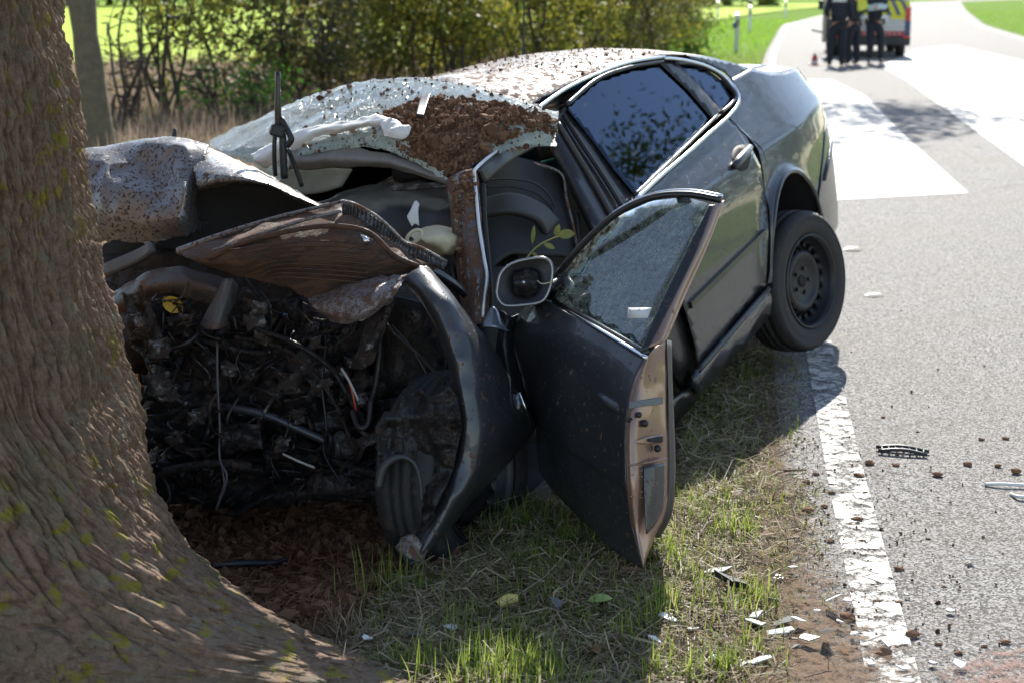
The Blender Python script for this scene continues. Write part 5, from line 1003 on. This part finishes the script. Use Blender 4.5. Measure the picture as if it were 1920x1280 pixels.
# ------------------------------------------------------------------ police van, people, cone, marker posts
def frame(loc, rz): return Matrix.Translation(loc) @ Matrix.Rotation(rz, 4, 'Z')
def lpart(name, V, Fc, m, root, smooth=False): return obj(name, V, Fc, m, root, smooth, local=True)
VX, VY = gnd(1629, 107)[:2]; van = empty('police_van', mat=frame((VX, VY, 0), math.radians(-9)))
tag(van, 'silver and blue police van with yellow chevrons on its rear, parked on the road', 'van')
SILV = simple('van_silver', (.42, .43, .45), .3, .4, .6, var=.05); VDK = simple('van_black_plastic', (.03, .03, .032), .5); VBLUE = simple('van_blue', (.02, .06, .16), .35, 0, .4); VYEL = simple('van_yellow', (.75, .72, .02), .4); VRED = simple('van_red', (.5, .06, .06), .4); LRED = simple('lamp_red_lens', (.55, .012, .01), .15, 0, .5); VWHT = simple('van_white', (.75, .75, .76), .4)
pr = [(0, .42), (-.02, 1.0), (.03, 1.30), (.12, 1.9), (.35, 1.98), (3.3, 1.97), (3.75, 1.86), (4.35, 1.2), (4.8, 1.02), (4.95, .75), (4.95, .35), (0.02, .35)]
n = len(pr); secs = [(-.99, .90), (-.96, 1.0), (.96, 1.0), (.99, .90)]
V = []
for xs, k in ((-.97, 0), (.97, 0)):
    for y, z in pr: V.append((xs*(1-.12*max(0, z-1.0)), y, z))
fs = [tuple(range(n)), tuple(range(2*n-1, n-1, -1))]+[(i, (i+1) % n, n+(i+1) % n, n+i)[::-1] for i in range(n)]
body = bevel(lpart('body', V, fs, SILV, van), .07, 3)
def vbox(name, c, s, m, parent=None, rot=(0, 0, 0), bev=.01):
    from mathutils import Euler
    V, fs = boxmesh(s, Matrix.Translation(c) @ Euler(rot).to_matrix().to_4x4()); o = lpart(name, V, fs, m, van); bevel(o, bev)
    if parent: o.parent = parent
    return o
vbox('rear_window', (0, .05, 1.62), (1.5, .03, .46), simple('van_glass', (.02, .025, .03), .08), None, (-.15, 0, 0))
vbox('rear_bumper', (0, -.06, .40), (1.98, .2, .24), VDK, None, (0, 0, 0), .04)
vbox('red_band', (.0, -.03, .575), (1.7, .012, .12), VRED)
for k in range(13): vbox('band_letter', (-.72+k*.12, -.042, .575), (.055, .006, .05), simple('band_pale', (.6, .35, .36), .5) if k == 0 else bpy.data.materials['band_pale'], None, (0, 0, 0), .002)
# chevron block: yellow ground with slanted blue bars
yb = vbox('chevron_ground', (.25, -.035, 1.21), (1.38, .012, .34), VYEL, None, (0, 0, 0), .003)
for k in range(6):
    V, fs = boxmesh((.10, .008, .36), Matrix.Identity(4)); V = np.array(V); V[:, 0] += -.5*V[:, 2]+(-.32+k*.23); V[:, 1] += -.045; V[:, 2] += 1.21
    o = lpart('chevron_bar', V, fs, VBLUE, van); o.parent = yb
vbox('chevron_foot', (.66, -.035, .985), (.34, .010, .10), VYEL, yb, (0, 0, 0), .003)
vbox('plate', (-.05, -.035, .86), (.52, .012, .12), VWHT); vbox('white_panel', (.28, -.034, .95), (.3, .01, .16), VWHT)
vbox('belt_groove', (0, -.028, .80), (1.74, .01, .022), VWHT)
for s in (-1, 1):
    vbox('tail_lamp', (s*.91, -.02, 1.06), (.13, .08, .34), LRED); vbox('corner_trim', (s*.915, -.015, .70), (.14, .06, .4), VBLUE); vbox('reflector', (s*.88, -.165, .50), (.16, .02, .06), LRED, None, (0, 0, 0), .004)
    vbox('side_stripe', (s*.975, 2.4, .9), (.01, 4.4, .25), VBLUE)
    for yy in (.72, 3.75):
        V, fs = tubemesh([(s*.70, yy, .33), (s*.72, yy, .33), (s*.90, yy, .33), (s*.92, yy, .33)], [.29, .33, .33, .29], 28); w_ = lpart('wheel', V, fs, M_TYRE, van, True)
        V, fs = tubemesh([(s*.915, yy, .33), (s*.93, yy, .33)], [.2, .18], 20); lpart('rim', V, fs, M_STEEL, van, True).parent = w_
    vbox('door_mirror', (s*1.08, 3.6, 1.25), (.2, .12, .26), VDK, None, (0, 0, 0), .03)
# open left rear door seen edge-on
bd = vbox('open_rear_door', (-1.12, -.42, 1.05), (.09, .85, 1.35), simple('door_beige', (.42, .38, .30), .5), None, (0, 0, -.12), .04)
vbox('door_trim', (-1.07, -.42, .95), (.06, .7, 1.0), VDK, bd, (0, 0, -.12), .02); vbox('load_floor', (-.72, -.02, .72), (.5, .06, .4), VDK)
vbox('door_step', (-1.3, .2, .63), (.28, .3, .05), VDK, None, (0, .2, 0), .01)

def person(label, loc, rz, arms, top, legs, stance=.0, h=1.78, patch=None, item=None, seed=0):
    e = empty('person', mat=frame(loc, rz)); tag(e, label, 'person', 'police officers behind the van'); k = h/1.78
    def skinned(name, pts, edges, rad, m, root, lv=2):
        me = bpy.data.meshes.new(name); me.from_pydata([tuple(np.array(p)*k) for p in pts], edges, []); me.update(); o = link(bpy.data.objects.new(name, me)); o.parent = root
        sk = o.modifiers.new('skin', 'SKIN'); sd = me.skin_vertices[0].data
        for i, r in enumerate(rad): sd[i].radius = (r*k, r*k) if np.isscalar(r) else (r[0]*k, r[1]*k)
        sd[0].use_root = True; sk.use_smooth_shade = True; s2 = o.modifiers.new('smooth', 'SUBSURF'); s2.levels = lv; s2.render_levels = lv; me.materials.append(m); return o
    # facing -y in its own frame; side s: -1 right hand, +1 left
    P = [(0, 0, .96), (0, .01, 1.15), (0, .0, 1.36), (0, 0, 1.50), (0, -.02, 1.57), (0, -.03, 1.66), (0, -.02, 1.74)]; E_ = [(i, i+1) for i in range(6)]; R_ = [(.11, .08), (.11, .08), (.13, .09), .055, .06, (.078, .095), (.07, .08)]
    skin_m = M_SKIN
    for s in (-1, 1):
        b0 = len(P); st = stance*s
        P += [(s*.10, 0, .90), (s*(.12+st), -.02, .50), (s*(.13+st), .02, .10), (s*(.14+st), -.13, .05)]; E_ += [(0, b0), (b0, b0+1), (b0+1, b0+2), (b0+2, b0+3)]; R_ += [.065, .045, .032, .028]
        b1 = len(P); el, wr = arms[0 if s < 0 else 1]; P += [(s*.19, .01, 1.43), el, wr]; E_ += [(2, b1), (b1, b1+1), (b1+1, b1+2)]; R_ += [.055, .042, .03]
        d = np.array(wr)-np.array(el); d = d/np.linalg.norm(d); palm = np.array(wr)+d*.07; b2 = len(P); P.append(tuple(palm)); E_.append((b1+2, b2)); R_.append((.04, .022))
        sdv = np.cross(d, [0, 1, 0]); sdv = sdv/(np.linalg.norm(sdv)+1e-6)
        for f in range(5):
            q = palm+d*(.075 if f < 4 else .02)+sdv*((f-1.5)*.02 if f < 4 else .06)+np.array([0, -.02, 0]); P.append(tuple(q)); E_.append((b2, len(P)-1)); R_.append(.009)
    skinned('body', P, E_, R_, skin_m, e, 1)
    # trousers
    T = [(0, 0, 1.0), (0, 0, .93)]; TE = [(0, 1)]; TR = [(.17, .125), (.175, .13)]
    for s in (-1, 1):
        b0 = len(T); st = stance*s; T += [(s*.10, 0, .84), (s*(.12+st), -.02, .50), (s*(.13+st), .02, .07)]; TE += [(1, b0), (b0, b0+1), (b0+1, b0+2)]; TR += [(.115, .12), .095, .08]
    skinned('trousers', T, TE, TR, legs, e)
    J = [(0, 0, .91), (0, .01, 1.15), (0, 0, 1.36), (0, 0, 1.47)]; JE = [(0, 1), (1, 2), (2, 3)]; JR = [(.185, .135), (.175, .13), (.195, .135), .08]
    for s in (-1, 1):
        el, wr = arms[0 if s < 0 else 1]; b1 = len(J); J += [(s*.20, .01, 1.43), el, tuple(np.array(el)*.15+np.array(wr)*.85)]; JE += [(2, b1), (b1, b1+1), (b1+1, b1+2)]; JR += [.075, .062, .05]
    jk = skinned('jacket', J, JE, JR, top, e)
    for s in (-1, 1):
        st = stance*s; skinned('boot', [(s*(.13+st), .03, .2), (s*(.13+st), .03, .06), (s*(.14+st), -.15, .045)], [(0, 1), (1, 2)], [.058, .058, (.048, .04)], M_BLACKM, e, 1)
    skinned('hair', [(0, .03, 1.66), (0, .03, 1.74), (0, -.03, 1.785)], [(0, 1), (1, 2)], [.082, .085, .075], simple('hair_brown', (.04, .025, .015), .7) if 'hair_brown' not in bpy.data.materials else bpy.data.materials['hair_brown'], e, 1)
    V, fs = tubemesh([(0, 0, .955*k), (0, 0, 1.0*k)], .205*k, 20); V = np.array(V)*np.array([1, .75, 1]); lpart('belt', V, fs, M_BLACKP, e, True)
    for s in (-1, 1):
        V, fs = boxmesh((.06, .09, .16), Matrix.Translation((s*.2*k, 0, .95*k))); bevel(lpart('belt_pouch', V, fs, M_BLACKP, e), .01)
    for f, (x, z, r) in (('eye', (-.032, 1.675, .010)), ('eye', (.032, 1.675, .010)), ('nose', (0, 1.645, .014)), ('ear', (-.085, 1.655, .02)), ('ear', (.085, 1.655, .02)), ('mouth', (0, 1.61, .012))):
        bm = bmesh.new(); bmesh.ops.create_icosphere(bm, subdivisions=1, radius=r*k); V = np.array([v.co[:] for v in bm.verts])+np.array([x, -.115 if f != 'ear' else -.02, z])*k; fs = [tuple(w.index for w in q.verts) for q in bm.faces]; bm.free(); lpart(f, V, fs, M_SKIN if f in ('nose', 'ear') else (M_BLACKP if f == 'eye' else VRED), e, True)
    if patch:
        V, fs = boxmesh((.30, .012, .085), Matrix.Translation((0, patch*.152, 1.43))); pp = lpart('back_patch', V, fs, simple('patch_pale', (.8, .82, .78), .4) if 'patch_pale' not in bpy.data.materials else bpy.data.materials['patch_pale'], e)
        cu = bpy.data.curves.new('lettering', 'FONT'); cu.body = 'POLIZEI'; cu.size = .085; cu.align_x = 'CENTER'; cu.align_y = 'CENTER'; to = bpy.data.objects.new('lettering', cu); COL.objects.link(to); bpy.context.view_layer.update()
        me = bpy.data.meshes.new_from_object(to.evaluated_get(bpy.context.evaluated_depsgraph_get())); bpy.data.objects.remove(to); V = np.array([v.co[:] for v in me.vertices]); fs = [tuple(p.vertices) for p in me.polygons]
        V3 = np.stack([-V[:, 0]*patch, 0*V[:, 0]+patch*.160, V[:, 1]+1.43], 1)
        V3[:, 0] *= -1 if patch < 0 else 1
        o = lpart('lettering', V3, fs, UNI, e); o.parent = pp
    return e
M_SKIN = simple('skin', (.55, .30, .22), .5, var=.05); UNI = simple('uniform_navy', (.012, .014, .024), .75, var=.3); UNIT = simple('uniform_trousers', (.014, .016, .026), .8, var=.3)
def gp(u, v): p = gnd(u, v); return (p[0], p[1], 0)
hang = [((-.27, .03, 1.15), (-.24, -.10, .93)), ((.27, .03, 1.15), (.22, -.18, 1.06))]
person('officer in navy uniform with a pale POLIZEI patch on the back, left of the group', gp(1568, 124.5), math.pi-.15, [((-.28, .03, 1.16), (-.25, -.12, .96)), ((.28, .03, 1.16), (.20, -.2, 1.08))], UNI, UNIT, .02, patch=1)
person('officer in navy uniform half hidden behind the two others', gp(1597, 121.5), math.pi+.5, [((-.26, -.02, 1.16), (-.12, -.25, 1.15)), ((.27, .03, 1.15), (.24, -.1, .95))], UNI, UNIT, .0, 1.74)
pc = person('officer in navy uniform holding a pale blue cloth, nearest the yellow chevrons', gp(1636, 119.5), -.2, [((-.27, -.04, 1.17), (-.10, -.27, 1.22)), ((.27, -.04, 1.17), (.08, -.28, 1.25))], UNI, UNIT, .05, 1.78)
q = gp(1636, 119.5); cl = sheet('blue_cloth', [[(q[0]-.26, q[1]-.34, 1.30), (q[0]-.05, q[1]-.38, 1.34), (q[0]+.2, q[1]-.34, 1.33)], [(q[0]-.24, q[1]-.33, 1.18), (q[0]-.05, q[1]-.36, 1.2), (q[0]+.16, q[1]-.33, 1.24)]], simple('pale_blue', (.45, .6, .68), .7), nu=10, nv=6, px=False, thick=.01, noise=(.02, 9)); tag(cl, 'pale blue cloth held by the officer beside the chevrons', 'cloth')
q2 = gp(1606, 121); hv = sheet('yellow_vest', [[(q2[0]-.1, q2[1]-.3, 1.48), (q2[0]+.1, q2[1]-.32, 1.46)], [(q2[0]-.08, q2[1]-.3, 1.2), (q2[0]+.12, q2[1]-.3, 1.22)]], simple('vest_yellow', (.7, .75, .08), .6), nu=8, nv=8, px=False, thick=.012, noise=(.03, 8)); tag(hv, 'yellow high-visibility vest carried between the officers', 'vest')
# traffic cone
c0 = gp(1527, 123); cone_ = empty('traffic_cone', c0); tag(cone_, 'small red and white traffic cone left of the officers', 'cone')
for i, (z0, z1, m) in enumerate(((.02, .10, VWHT), (.10, .23, VRED), (.23, .27, VWHT))):
    V, fs = tubemesh([(c0[0], c0[1], z0), (c0[0], c0[1], z1)], [.09-.2*z0, .09-.2*z1], 18); obj('cone_band', V, fs, m, cone_)
box('cone_foot', (c0[0], c0[1], .015), (.22, .22, .03), VRED, cone_)
# marker posts on the left verge
def marker(u, v, label, blue=False):
    p = gp(u, v); e = empty('marker_post', p); tag(e, label, 'marker post', 'white marker posts on the left verge')
    pr = [(-.06, -.05), (.06, -.05), (.03, .06), (-.03, .06)]; V = [(p[0]+x, p[1]+y, z+(0.04*(y+.05)/.11 if z > .5 else 0)) for z in (0, 1.0) for x, y in pr]
    obj('post', V, [(3, 2, 1, 0), (4, 5, 6, 7)]+[(i, (i+1) % 4, 4+(i+1) % 4, 4+i) for i in range(4)], VWHT, e, False)
    V = [(p[0]+x*1.04, p[1]+y*1.04-.001, z+x*.6) for z in (.66, .84) for x, y in pr]; obj('black_band', V, [(i, (i+1) % 4, 4+(i+1) % 4, 4+i) for i in range(4)], VDK, e, False)
    box('reflector', (p[0], p[1]-.056, .75), (.045, .01, .12), simple('reflector_grey', (.5, .5, .5), .2) if 'reflector_grey' not in bpy.data.materials else bpy.data.materials['reflector_grey'], e, bev=0)
    if blue: box('wildlife_reflector', (p[0]-.085, p[1], .70), (.06, .08, .16), simple('blue_plastic', (.03, .10, .32), .3), e, bev=.01)
marker(1380, 97, 'white marker post with black band and blue reflector, nearest of the row', True); marker(1405, 60, 'smaller white marker post farther along the verge'); marker(1472, 34, 'white marker post at the left road edge beside the van'); marker(1345, 36, 'faint white marker post at the hedge foot')

# ------------------------------------------------------------------ debris on the road and the verge
def on(u, v, up=0.0):
    p = gnd(u, v)
    for _ in range(4):
        z = float(gh(p[0], p[1])) if p[0] < ex(p[1], -.22) else 0.0; p = gnd(u, v, z)
    p[2] += up; return p
def shard(name, u, v, w, h, m, label, cat, group, seed, th=.004, tilt=.25):
    rg = np.random.default_rng(seed); n = rg.integers(5, 8); a = np.sort(rg.uniform(0, 6.28, n)); r = rg.uniform(.7, 1.15, n); Z = rg.uniform(0, 6.28)
    x, y = np.cos(a)*r*w/2, np.sin(a)*r*h/2; X = x*math.cos(Z*.2-.6)-y*math.sin(Z*.2-.6); Y = x*math.sin(Z*.2-.6)+y*math.cos(Z*.2-.6); zt = X*rg.normal()*tilt+Y*rg.normal()*tilt
    c = on(u, v, (.022 if u < 1620 else .008)+abs(zt).max()*.8+th); V = np.concatenate([np.c_[X, Y, zt], np.c_[X*.94, Y*.94, zt-th]])+c
    fs = [tuple(range(n)), tuple(range(2*n-1, n-1, -1))]+[(i, n+i, n+(i+1) % n, (i+1) % n) for i in range(n)]
    return tag(obj(name, V, fs, m, None, False), label, cat, group)
WSH = simple('white_plastic_shard', (.70, .70, .68), .45, var=.12); GSH = simple('grey_plastic_shard', (.16, .165, .175), .4, var=.2); BSH = simple('black_plastic_shard', (.02, .02, .022), .4)
SH = [(1458, 1097, .07, .05), (1560, 1146, .10, .06), (1589, 1140, .05, .04), (1446, 1139, .07, .05), (1421, 1171, .07, .06), (1418, 1186, .10, .06), (1468, 1188, .11, .08), (1495, 1179, .07, .05), (1460, 1203, .13, .04), (1516, 1213, .07, .07), (1545, 1209, .07, .06), (1424, 1258, .12, .06), (1485, 1078, .05, .04), (1656, 1213, .07, .05), (1797, 1255, .06, .05), (1750, 1249, .035, .03), (1690, 1258, .06, .03), (1633, 1250, .03, .03), (1780, 1150, .04, .03), (1821, 1055, .06, .03), (1253, 1176, .09, .05), (1248, 1148, .07, .04), (848, 1192, .07, .04), (872, 1236, .08, .04), (780, 1205, .09, .04), (1228, 1222, .08, .04), (1600, 1205, .04, .03), (1385, 1262, .06, .04), (1340, 1250, .05, .03), (1530, 1160, .04, .03), (1490, 1230, .05, .03), (1300, 1195, .05, .03), (1575, 1180, .03, .03), (1700, 1120, .03, .02), (905, 1262, .06, .03), (690, 1215, .05, .03)]
for i, (u, v, w, h_) in enumerate(SH):
    w *= .62; h_ *= .85
    if u < 1000: lb = 'pale shard lying in the sunlit grass near the tree root'
    elif u < 1300: lb = 'pale shard in the grass below the open door'
    elif u < 1620: lb = 'white plastic shard among the cluster on the verge beside the edge line'
    else: lb = 'white plastic shard lying on the asphalt near the red dust'
    shard('plastic_shard', u, v, w, h_, WSH if i % 3 else GSH, lb, 'shard', 'white shards scattered on verge and road', 900+i)
shard('grey_plate', 1345, 1086, .10, .05, GSH, 'rectangular grey plate lying in the verge grass beside the stick', 'plate', None, 990, .006, .4)
shard('dark_cap', 1375, 1112, .12, .07, BSH, 'dark plastic cap lying just above the long stick', 'plastic piece', None, 991, .02, .3)
shard('mirror_shard', 1040, 1148, .06, .05, GSH, 'small bluish shard in the shaded grass below the door', 'shard', None, 992, .004, .5)
def clod(u, v, s, label, m, seed, group='soil clods thrown on the road'):
    bm = bmesh.new(); bmesh.ops.create_icosphere(bm, subdivisions=2, radius=1); V = np.array([x.co[:] for x in bm.verts]); fs = [tuple(w.index for w in f.verts) for f in bm.faces]; bm.free()
    V *= 1+.45*fbm(V[:, 0]*1.6+seed, V[:, 1]*1.6, V[:, 2]*1.6, 3)[:, None]; V *= np.array([1.3, .9, .6])*s*.72; V[:, 2] -= V[:, 2].min(); c = on(u, v, -.002)
    tag(obj('soil_clod', V+c, fs, m, None, False), label, 'clod', group)
CL = [(1629, 870, .018), (1680, 873, .016), (1757, 892, .02), (1814, 872, .018), (1871, 875, .014), (1905, 887, .022), (1545, 951, .014), (1515, 961, .022), (1609, 976, .02), (1595, 984, .012), (1616, 1016, .012), (1557, 1016, .012), (1686, 1068, .016), (1589, 1161, .022), (1710, 1192, .02), (1655, 1228, .022), (1646, 1129, .012), (1686, 1131, .012), (1478, 1254, .022), (1797, 1225, .012), (1760, 1208, .010), (1845, 1212, .009), (1885, 1205, .014), (1512, 905, .016), (1610, 895, .02), (1530, 890, .012), (1656, 783, .009), (1720, 810, .008), (1665, 845, .008), (1840, 825, .012), (1885, 823, .014), (1740, 1010, .008), (1770, 1100, .008), (1622, 925, .01), (1560, 925, .012)]
for i, (u, v, s) in enumerate(CL):
    on_line = abs(gnd(u, v)[0]-ex(gnd(u, v)[1])) < .12
    lb = 'brown soil clod lying on the white edge line' if on_line else ('brown soil clod on the verge left of the edge line' if gnd(u, v)[0] < ex(gnd(u, v)[1]) else ('brown soil clod on the asphalt below the black strip' if v > 850 else 'brown soil clod on the asphalt above the black strip'))
    clod(u, v, s, lb, M_SOIL, 3.3*i)
# crumbs too small to count
rg = np.random.default_rng(55); P = []
for k in range(2600):
    y = rg.uniform(3.4, 5.6); x = ex(y)+rg.normal(-.15, .22); P.append((x, y, .003))
for k in range(500):
    y = rg.uniform(3.4, 8); x = ex(y)+rg.uniform(0, 2.2); P.append((x, y, .002))
P = np.array(P); lf_ = P[:, 0] < ex(P[:, 1], -.22); P[lf_, 2] = gh(P[lf_, 0], P[lf_, 1]); o = crumbs('road_grit', P, np.tile([0, 0, 1.], (len(P), 1)), rg.gamma(1.5, .0009, len(P))+.0006, M_SOIL, None, 5); tag(o, 'brown soil grit along the edge line', 'grit', kind='stuff')
P = []
for k in range(9000):
    u, v = rg.uniform(300, 900), rg.uniform(900, 1200)
    if v > 1180-(u-560)*.35 and u > 560: continue
    P.append(tuple(gnd(u, v)))
P = np.array(P); P[:, 2] = gh(P[:, 0], P[:, 1]); o = crumbs('churned_soil', P, np.tile([0, 0, 1.], (len(P), 1)), rg.gamma(1.6, .0035, len(P))+.001, M_SOIL, None, 6); tag(o, 'churned brown soil under the torn-open front', 'soil', kind='stuff')
P = []
for k in range(2500):
    u, v = rg.uniform(520, 1500), rg.uniform(1120, 1285); p = gnd(u, v)
    if p[0] < ex(p[1], -.3): P.append(tuple(p))
P = np.array(P); P[:, 2] = gh(P[:, 0], P[:, 1]); o = crumbs('verge_crumbs', P, np.tile([0, 0, 1.], (len(P), 1)), rg.gamma(1.5, .0018, len(P))+.001, M_SOIL, None, 8); tag(o, 'soil crumbs and bark bits among the verge grass', 'soil', kind='stuff')
# strips, sticks and leaves
def rod(name, pts, r, m, label, cat, n=16, seg=8, group=None): return tag(tube(name, [on(u, v, up) for u, v, up in pts], r, m, None, n, seg), label, cat, group)
bs = empty('black_strip', on(1690, 848)); tag(bs, 'black ribbed plastic trim strip lying on the asphalt', 'trim strip')
for a, bb in (((1642, 843), (1742, 851)), ((1646, 850), (1738, 857))): tube('strip_rail', [on(*a, .012), on((a[0]+bb[0])/2, (a[1]+bb[1])/2-1, .02), on(*bb, .01)], .007, BSH, bs, 12, 6)
for k in range(7): tube('strip_rib', [on(1652+13*k, 844+k, .018), on(1655+13*k, 851+k, .014)], .004, BSH, bs, seg=5)
rod('white_strip', [(1846, 910, .006), (1880, 913, .012), (1935, 915, .01)], .006, WSH, 'long white plastic strip at the right edge of the road view', 'strip')
rod('bent_strip', [(1895, 928, .005), (1910, 936, .01), (1935, 937, .012)], .006, WSH, 'pale bent strip below the long white strip', 'strip')
STK = simple('stick_bark', (.17, .10, .055), .85, var=.4, scale=30, bump=.5)
rod('stick', [(1190, 1127, .012), (1270, 1134, .014), (1350, 1137, .016), (1408, 1128, .02)], [.006, .009, .012, .015], STK, 'long brown stick lying across the verge below the dark cap', 'stick')
rod('stick', [(1162, 1082, .02), (1195, 1083, .018), (1232, 1092, .012)], [.016, .014, .012], STK, 'short thick stick in the grass right below the door tip', 'stick')
rod('stick', [(1440, 1130, .008), (1475, 1132, .008), (1512, 1136, .008)], [.005, .006, .004], STK, 'thin dry stick right of the long brown stick', 'stick')
rod('twig', [(1440, 893, .01), (1475, 887, .01), (1512, 884, .008)], [.005, .005, .003], STK, 'thin twig lying in the shadow of the rear wheel', 'twig')
rod('black_trim_piece', [(395, 1072, .02), (450, 1070, .025), (510, 1066, .02), (540, 1060, .025)], [.009, .012, .012, .004], BSH, 'long black plastic piece on the churned soil under the engine', 'trim piece')
yw = empty('broken_branch', on(950, 1150)); tag(yw, 'short broken branch with pale yellow wood showing in the grass', 'branch')
tube('bare_wood', [on(934, 1146, .02), on(952, 1142, .03), on(970, 1140, .03)], [.013, .016, .012], simple('pale_wood', (.62, .5, .16), .7, var=.25, scale=60), yw, 8, 8); tube('bark', [on(944, 1158, .01), on(970, 1164, .012), on(1000, 1176, .01)], [.010, .012, .008], STK, yw, 10, 8)
gsh = sheet('grey_trim_shard', [[tuple(at(444, 1236, 3.72)), tuple(at(455, 1244, 3.71))], [tuple(at(462, 1290, 3.66)), tuple(at(484, 1272, 3.66))]], GSH, None, 6, 8, .006, None, False); tag(gsh, 'grey plastic shard with a white edge leaning on the tree root', 'shard')
def leaf(name, c, L, wd, ax, nrm, m, label, root=None, cat='leaf', group=None):
    ax = np.array(ax, float); ax /= np.linalg.norm(ax); nrm = np.array(nrm, float); sd = np.cross(nrm, ax); sd /= np.linalg.norm(sd); nn = np.cross(ax, sd); V = []
    ts = np.linspace(0, 1, 7)
    for t in ts:
        w_ = wd*math.sin(math.pi*min(1, t*.92+.06))**.8*(1 if 0 < t < 1 else .1); c0_ = np.array(c)+ax*L*(t-.5)+nn*(.25*L*t*(1-t))
        V += [c0_-sd*w_/2+nn*w_*.15, c0_, c0_+sd*w_/2+nn*w_*.15]
    o = obj(name, V, gridfaces(3, 7), m, root)
    return o if root is not None else tag(o, label, cat, group)
LY = simple('leaf_yellow', (.45, .30, .01), .5, var=.3, scale=30); LG = simple('leaf_green_yellow', (.19, .19, .03), .5, var=.5, scale=40); LBR = simple('leaf_brown', (.20, .11, .04), .7, var=.4, scale=40); LLG = simple('leaf_pale_green', (.25, .32, .10), .5, var=.3)
leaf('yellow_leaf', at(325, 572, 4.78), .075, .05, (.9, 0, -.5), (0, -1, .3), LY, 'yellow leaf caught under the bent cross member in the engine bay')
leaf('pale_green_leaf', on(1125, 1143, .03), .07, .03, (1, 0, .1), (0, -.5, 1), LLG, 'pale green leaf lying in the grass below the door')
leaf('fallen_leaf', on(1600, 470, .006), .14, .05, (1, .1, 0), (0, 0, 1), LLG, 'yellow-green leaf flat on the asphalt right of the rear wheel')
leaf('fallen_leaf', on(1640, 556, .006), .12, .03, (1, .1, 0), (0, 0, 1), WSH, 'pale flat leaf on the asphalt right of the rear tyre')
for i, (u, v) in enumerate(((560, 1225), (1115, 1230), (1262, 1012), (905, 1275), (1005, 1225), (820, 1060))): leaf('brown_leaf', on(u, v, .02), .05, .03, (math.cos(i*2), math.sin(i*2), .1), (0, -.3, 1), LBR, 'small brown dead leaf lying in the verge grass', None, 'leaf', 'dead leaves in the grass')
sp = empty('leafy_sprig', at(1040, 470, 4.95)); tag(sp, 'yellow-green leafy sprig caught in the door opening above the mirror', 'sprig')
tube('stalk', [(982, 492, 4.9), (1005, 465, 4.92), (1035, 448, 4.93), (1062, 440, 4.93)], [.003, .003, .0025, .002], LG, sp, 14, 5, px=True)
for (u, v, L, wd, ax) in ((1062, 440, .07, .045, (1, 0, .1)), (1045, 432, .05, .03, (.3, 0, 1)), (1030, 462, .05, .025, (.9, 0, -.4)), (1000, 440, .075, .02, (.1, 0, 1)), (1003, 478, .03, .015, (.6, 0, -.5))): leaf('sprig_leaf', at(u, v, 4.92), L*.8, wd*.7, ax, (0, -1, .4), LG, None, sp)
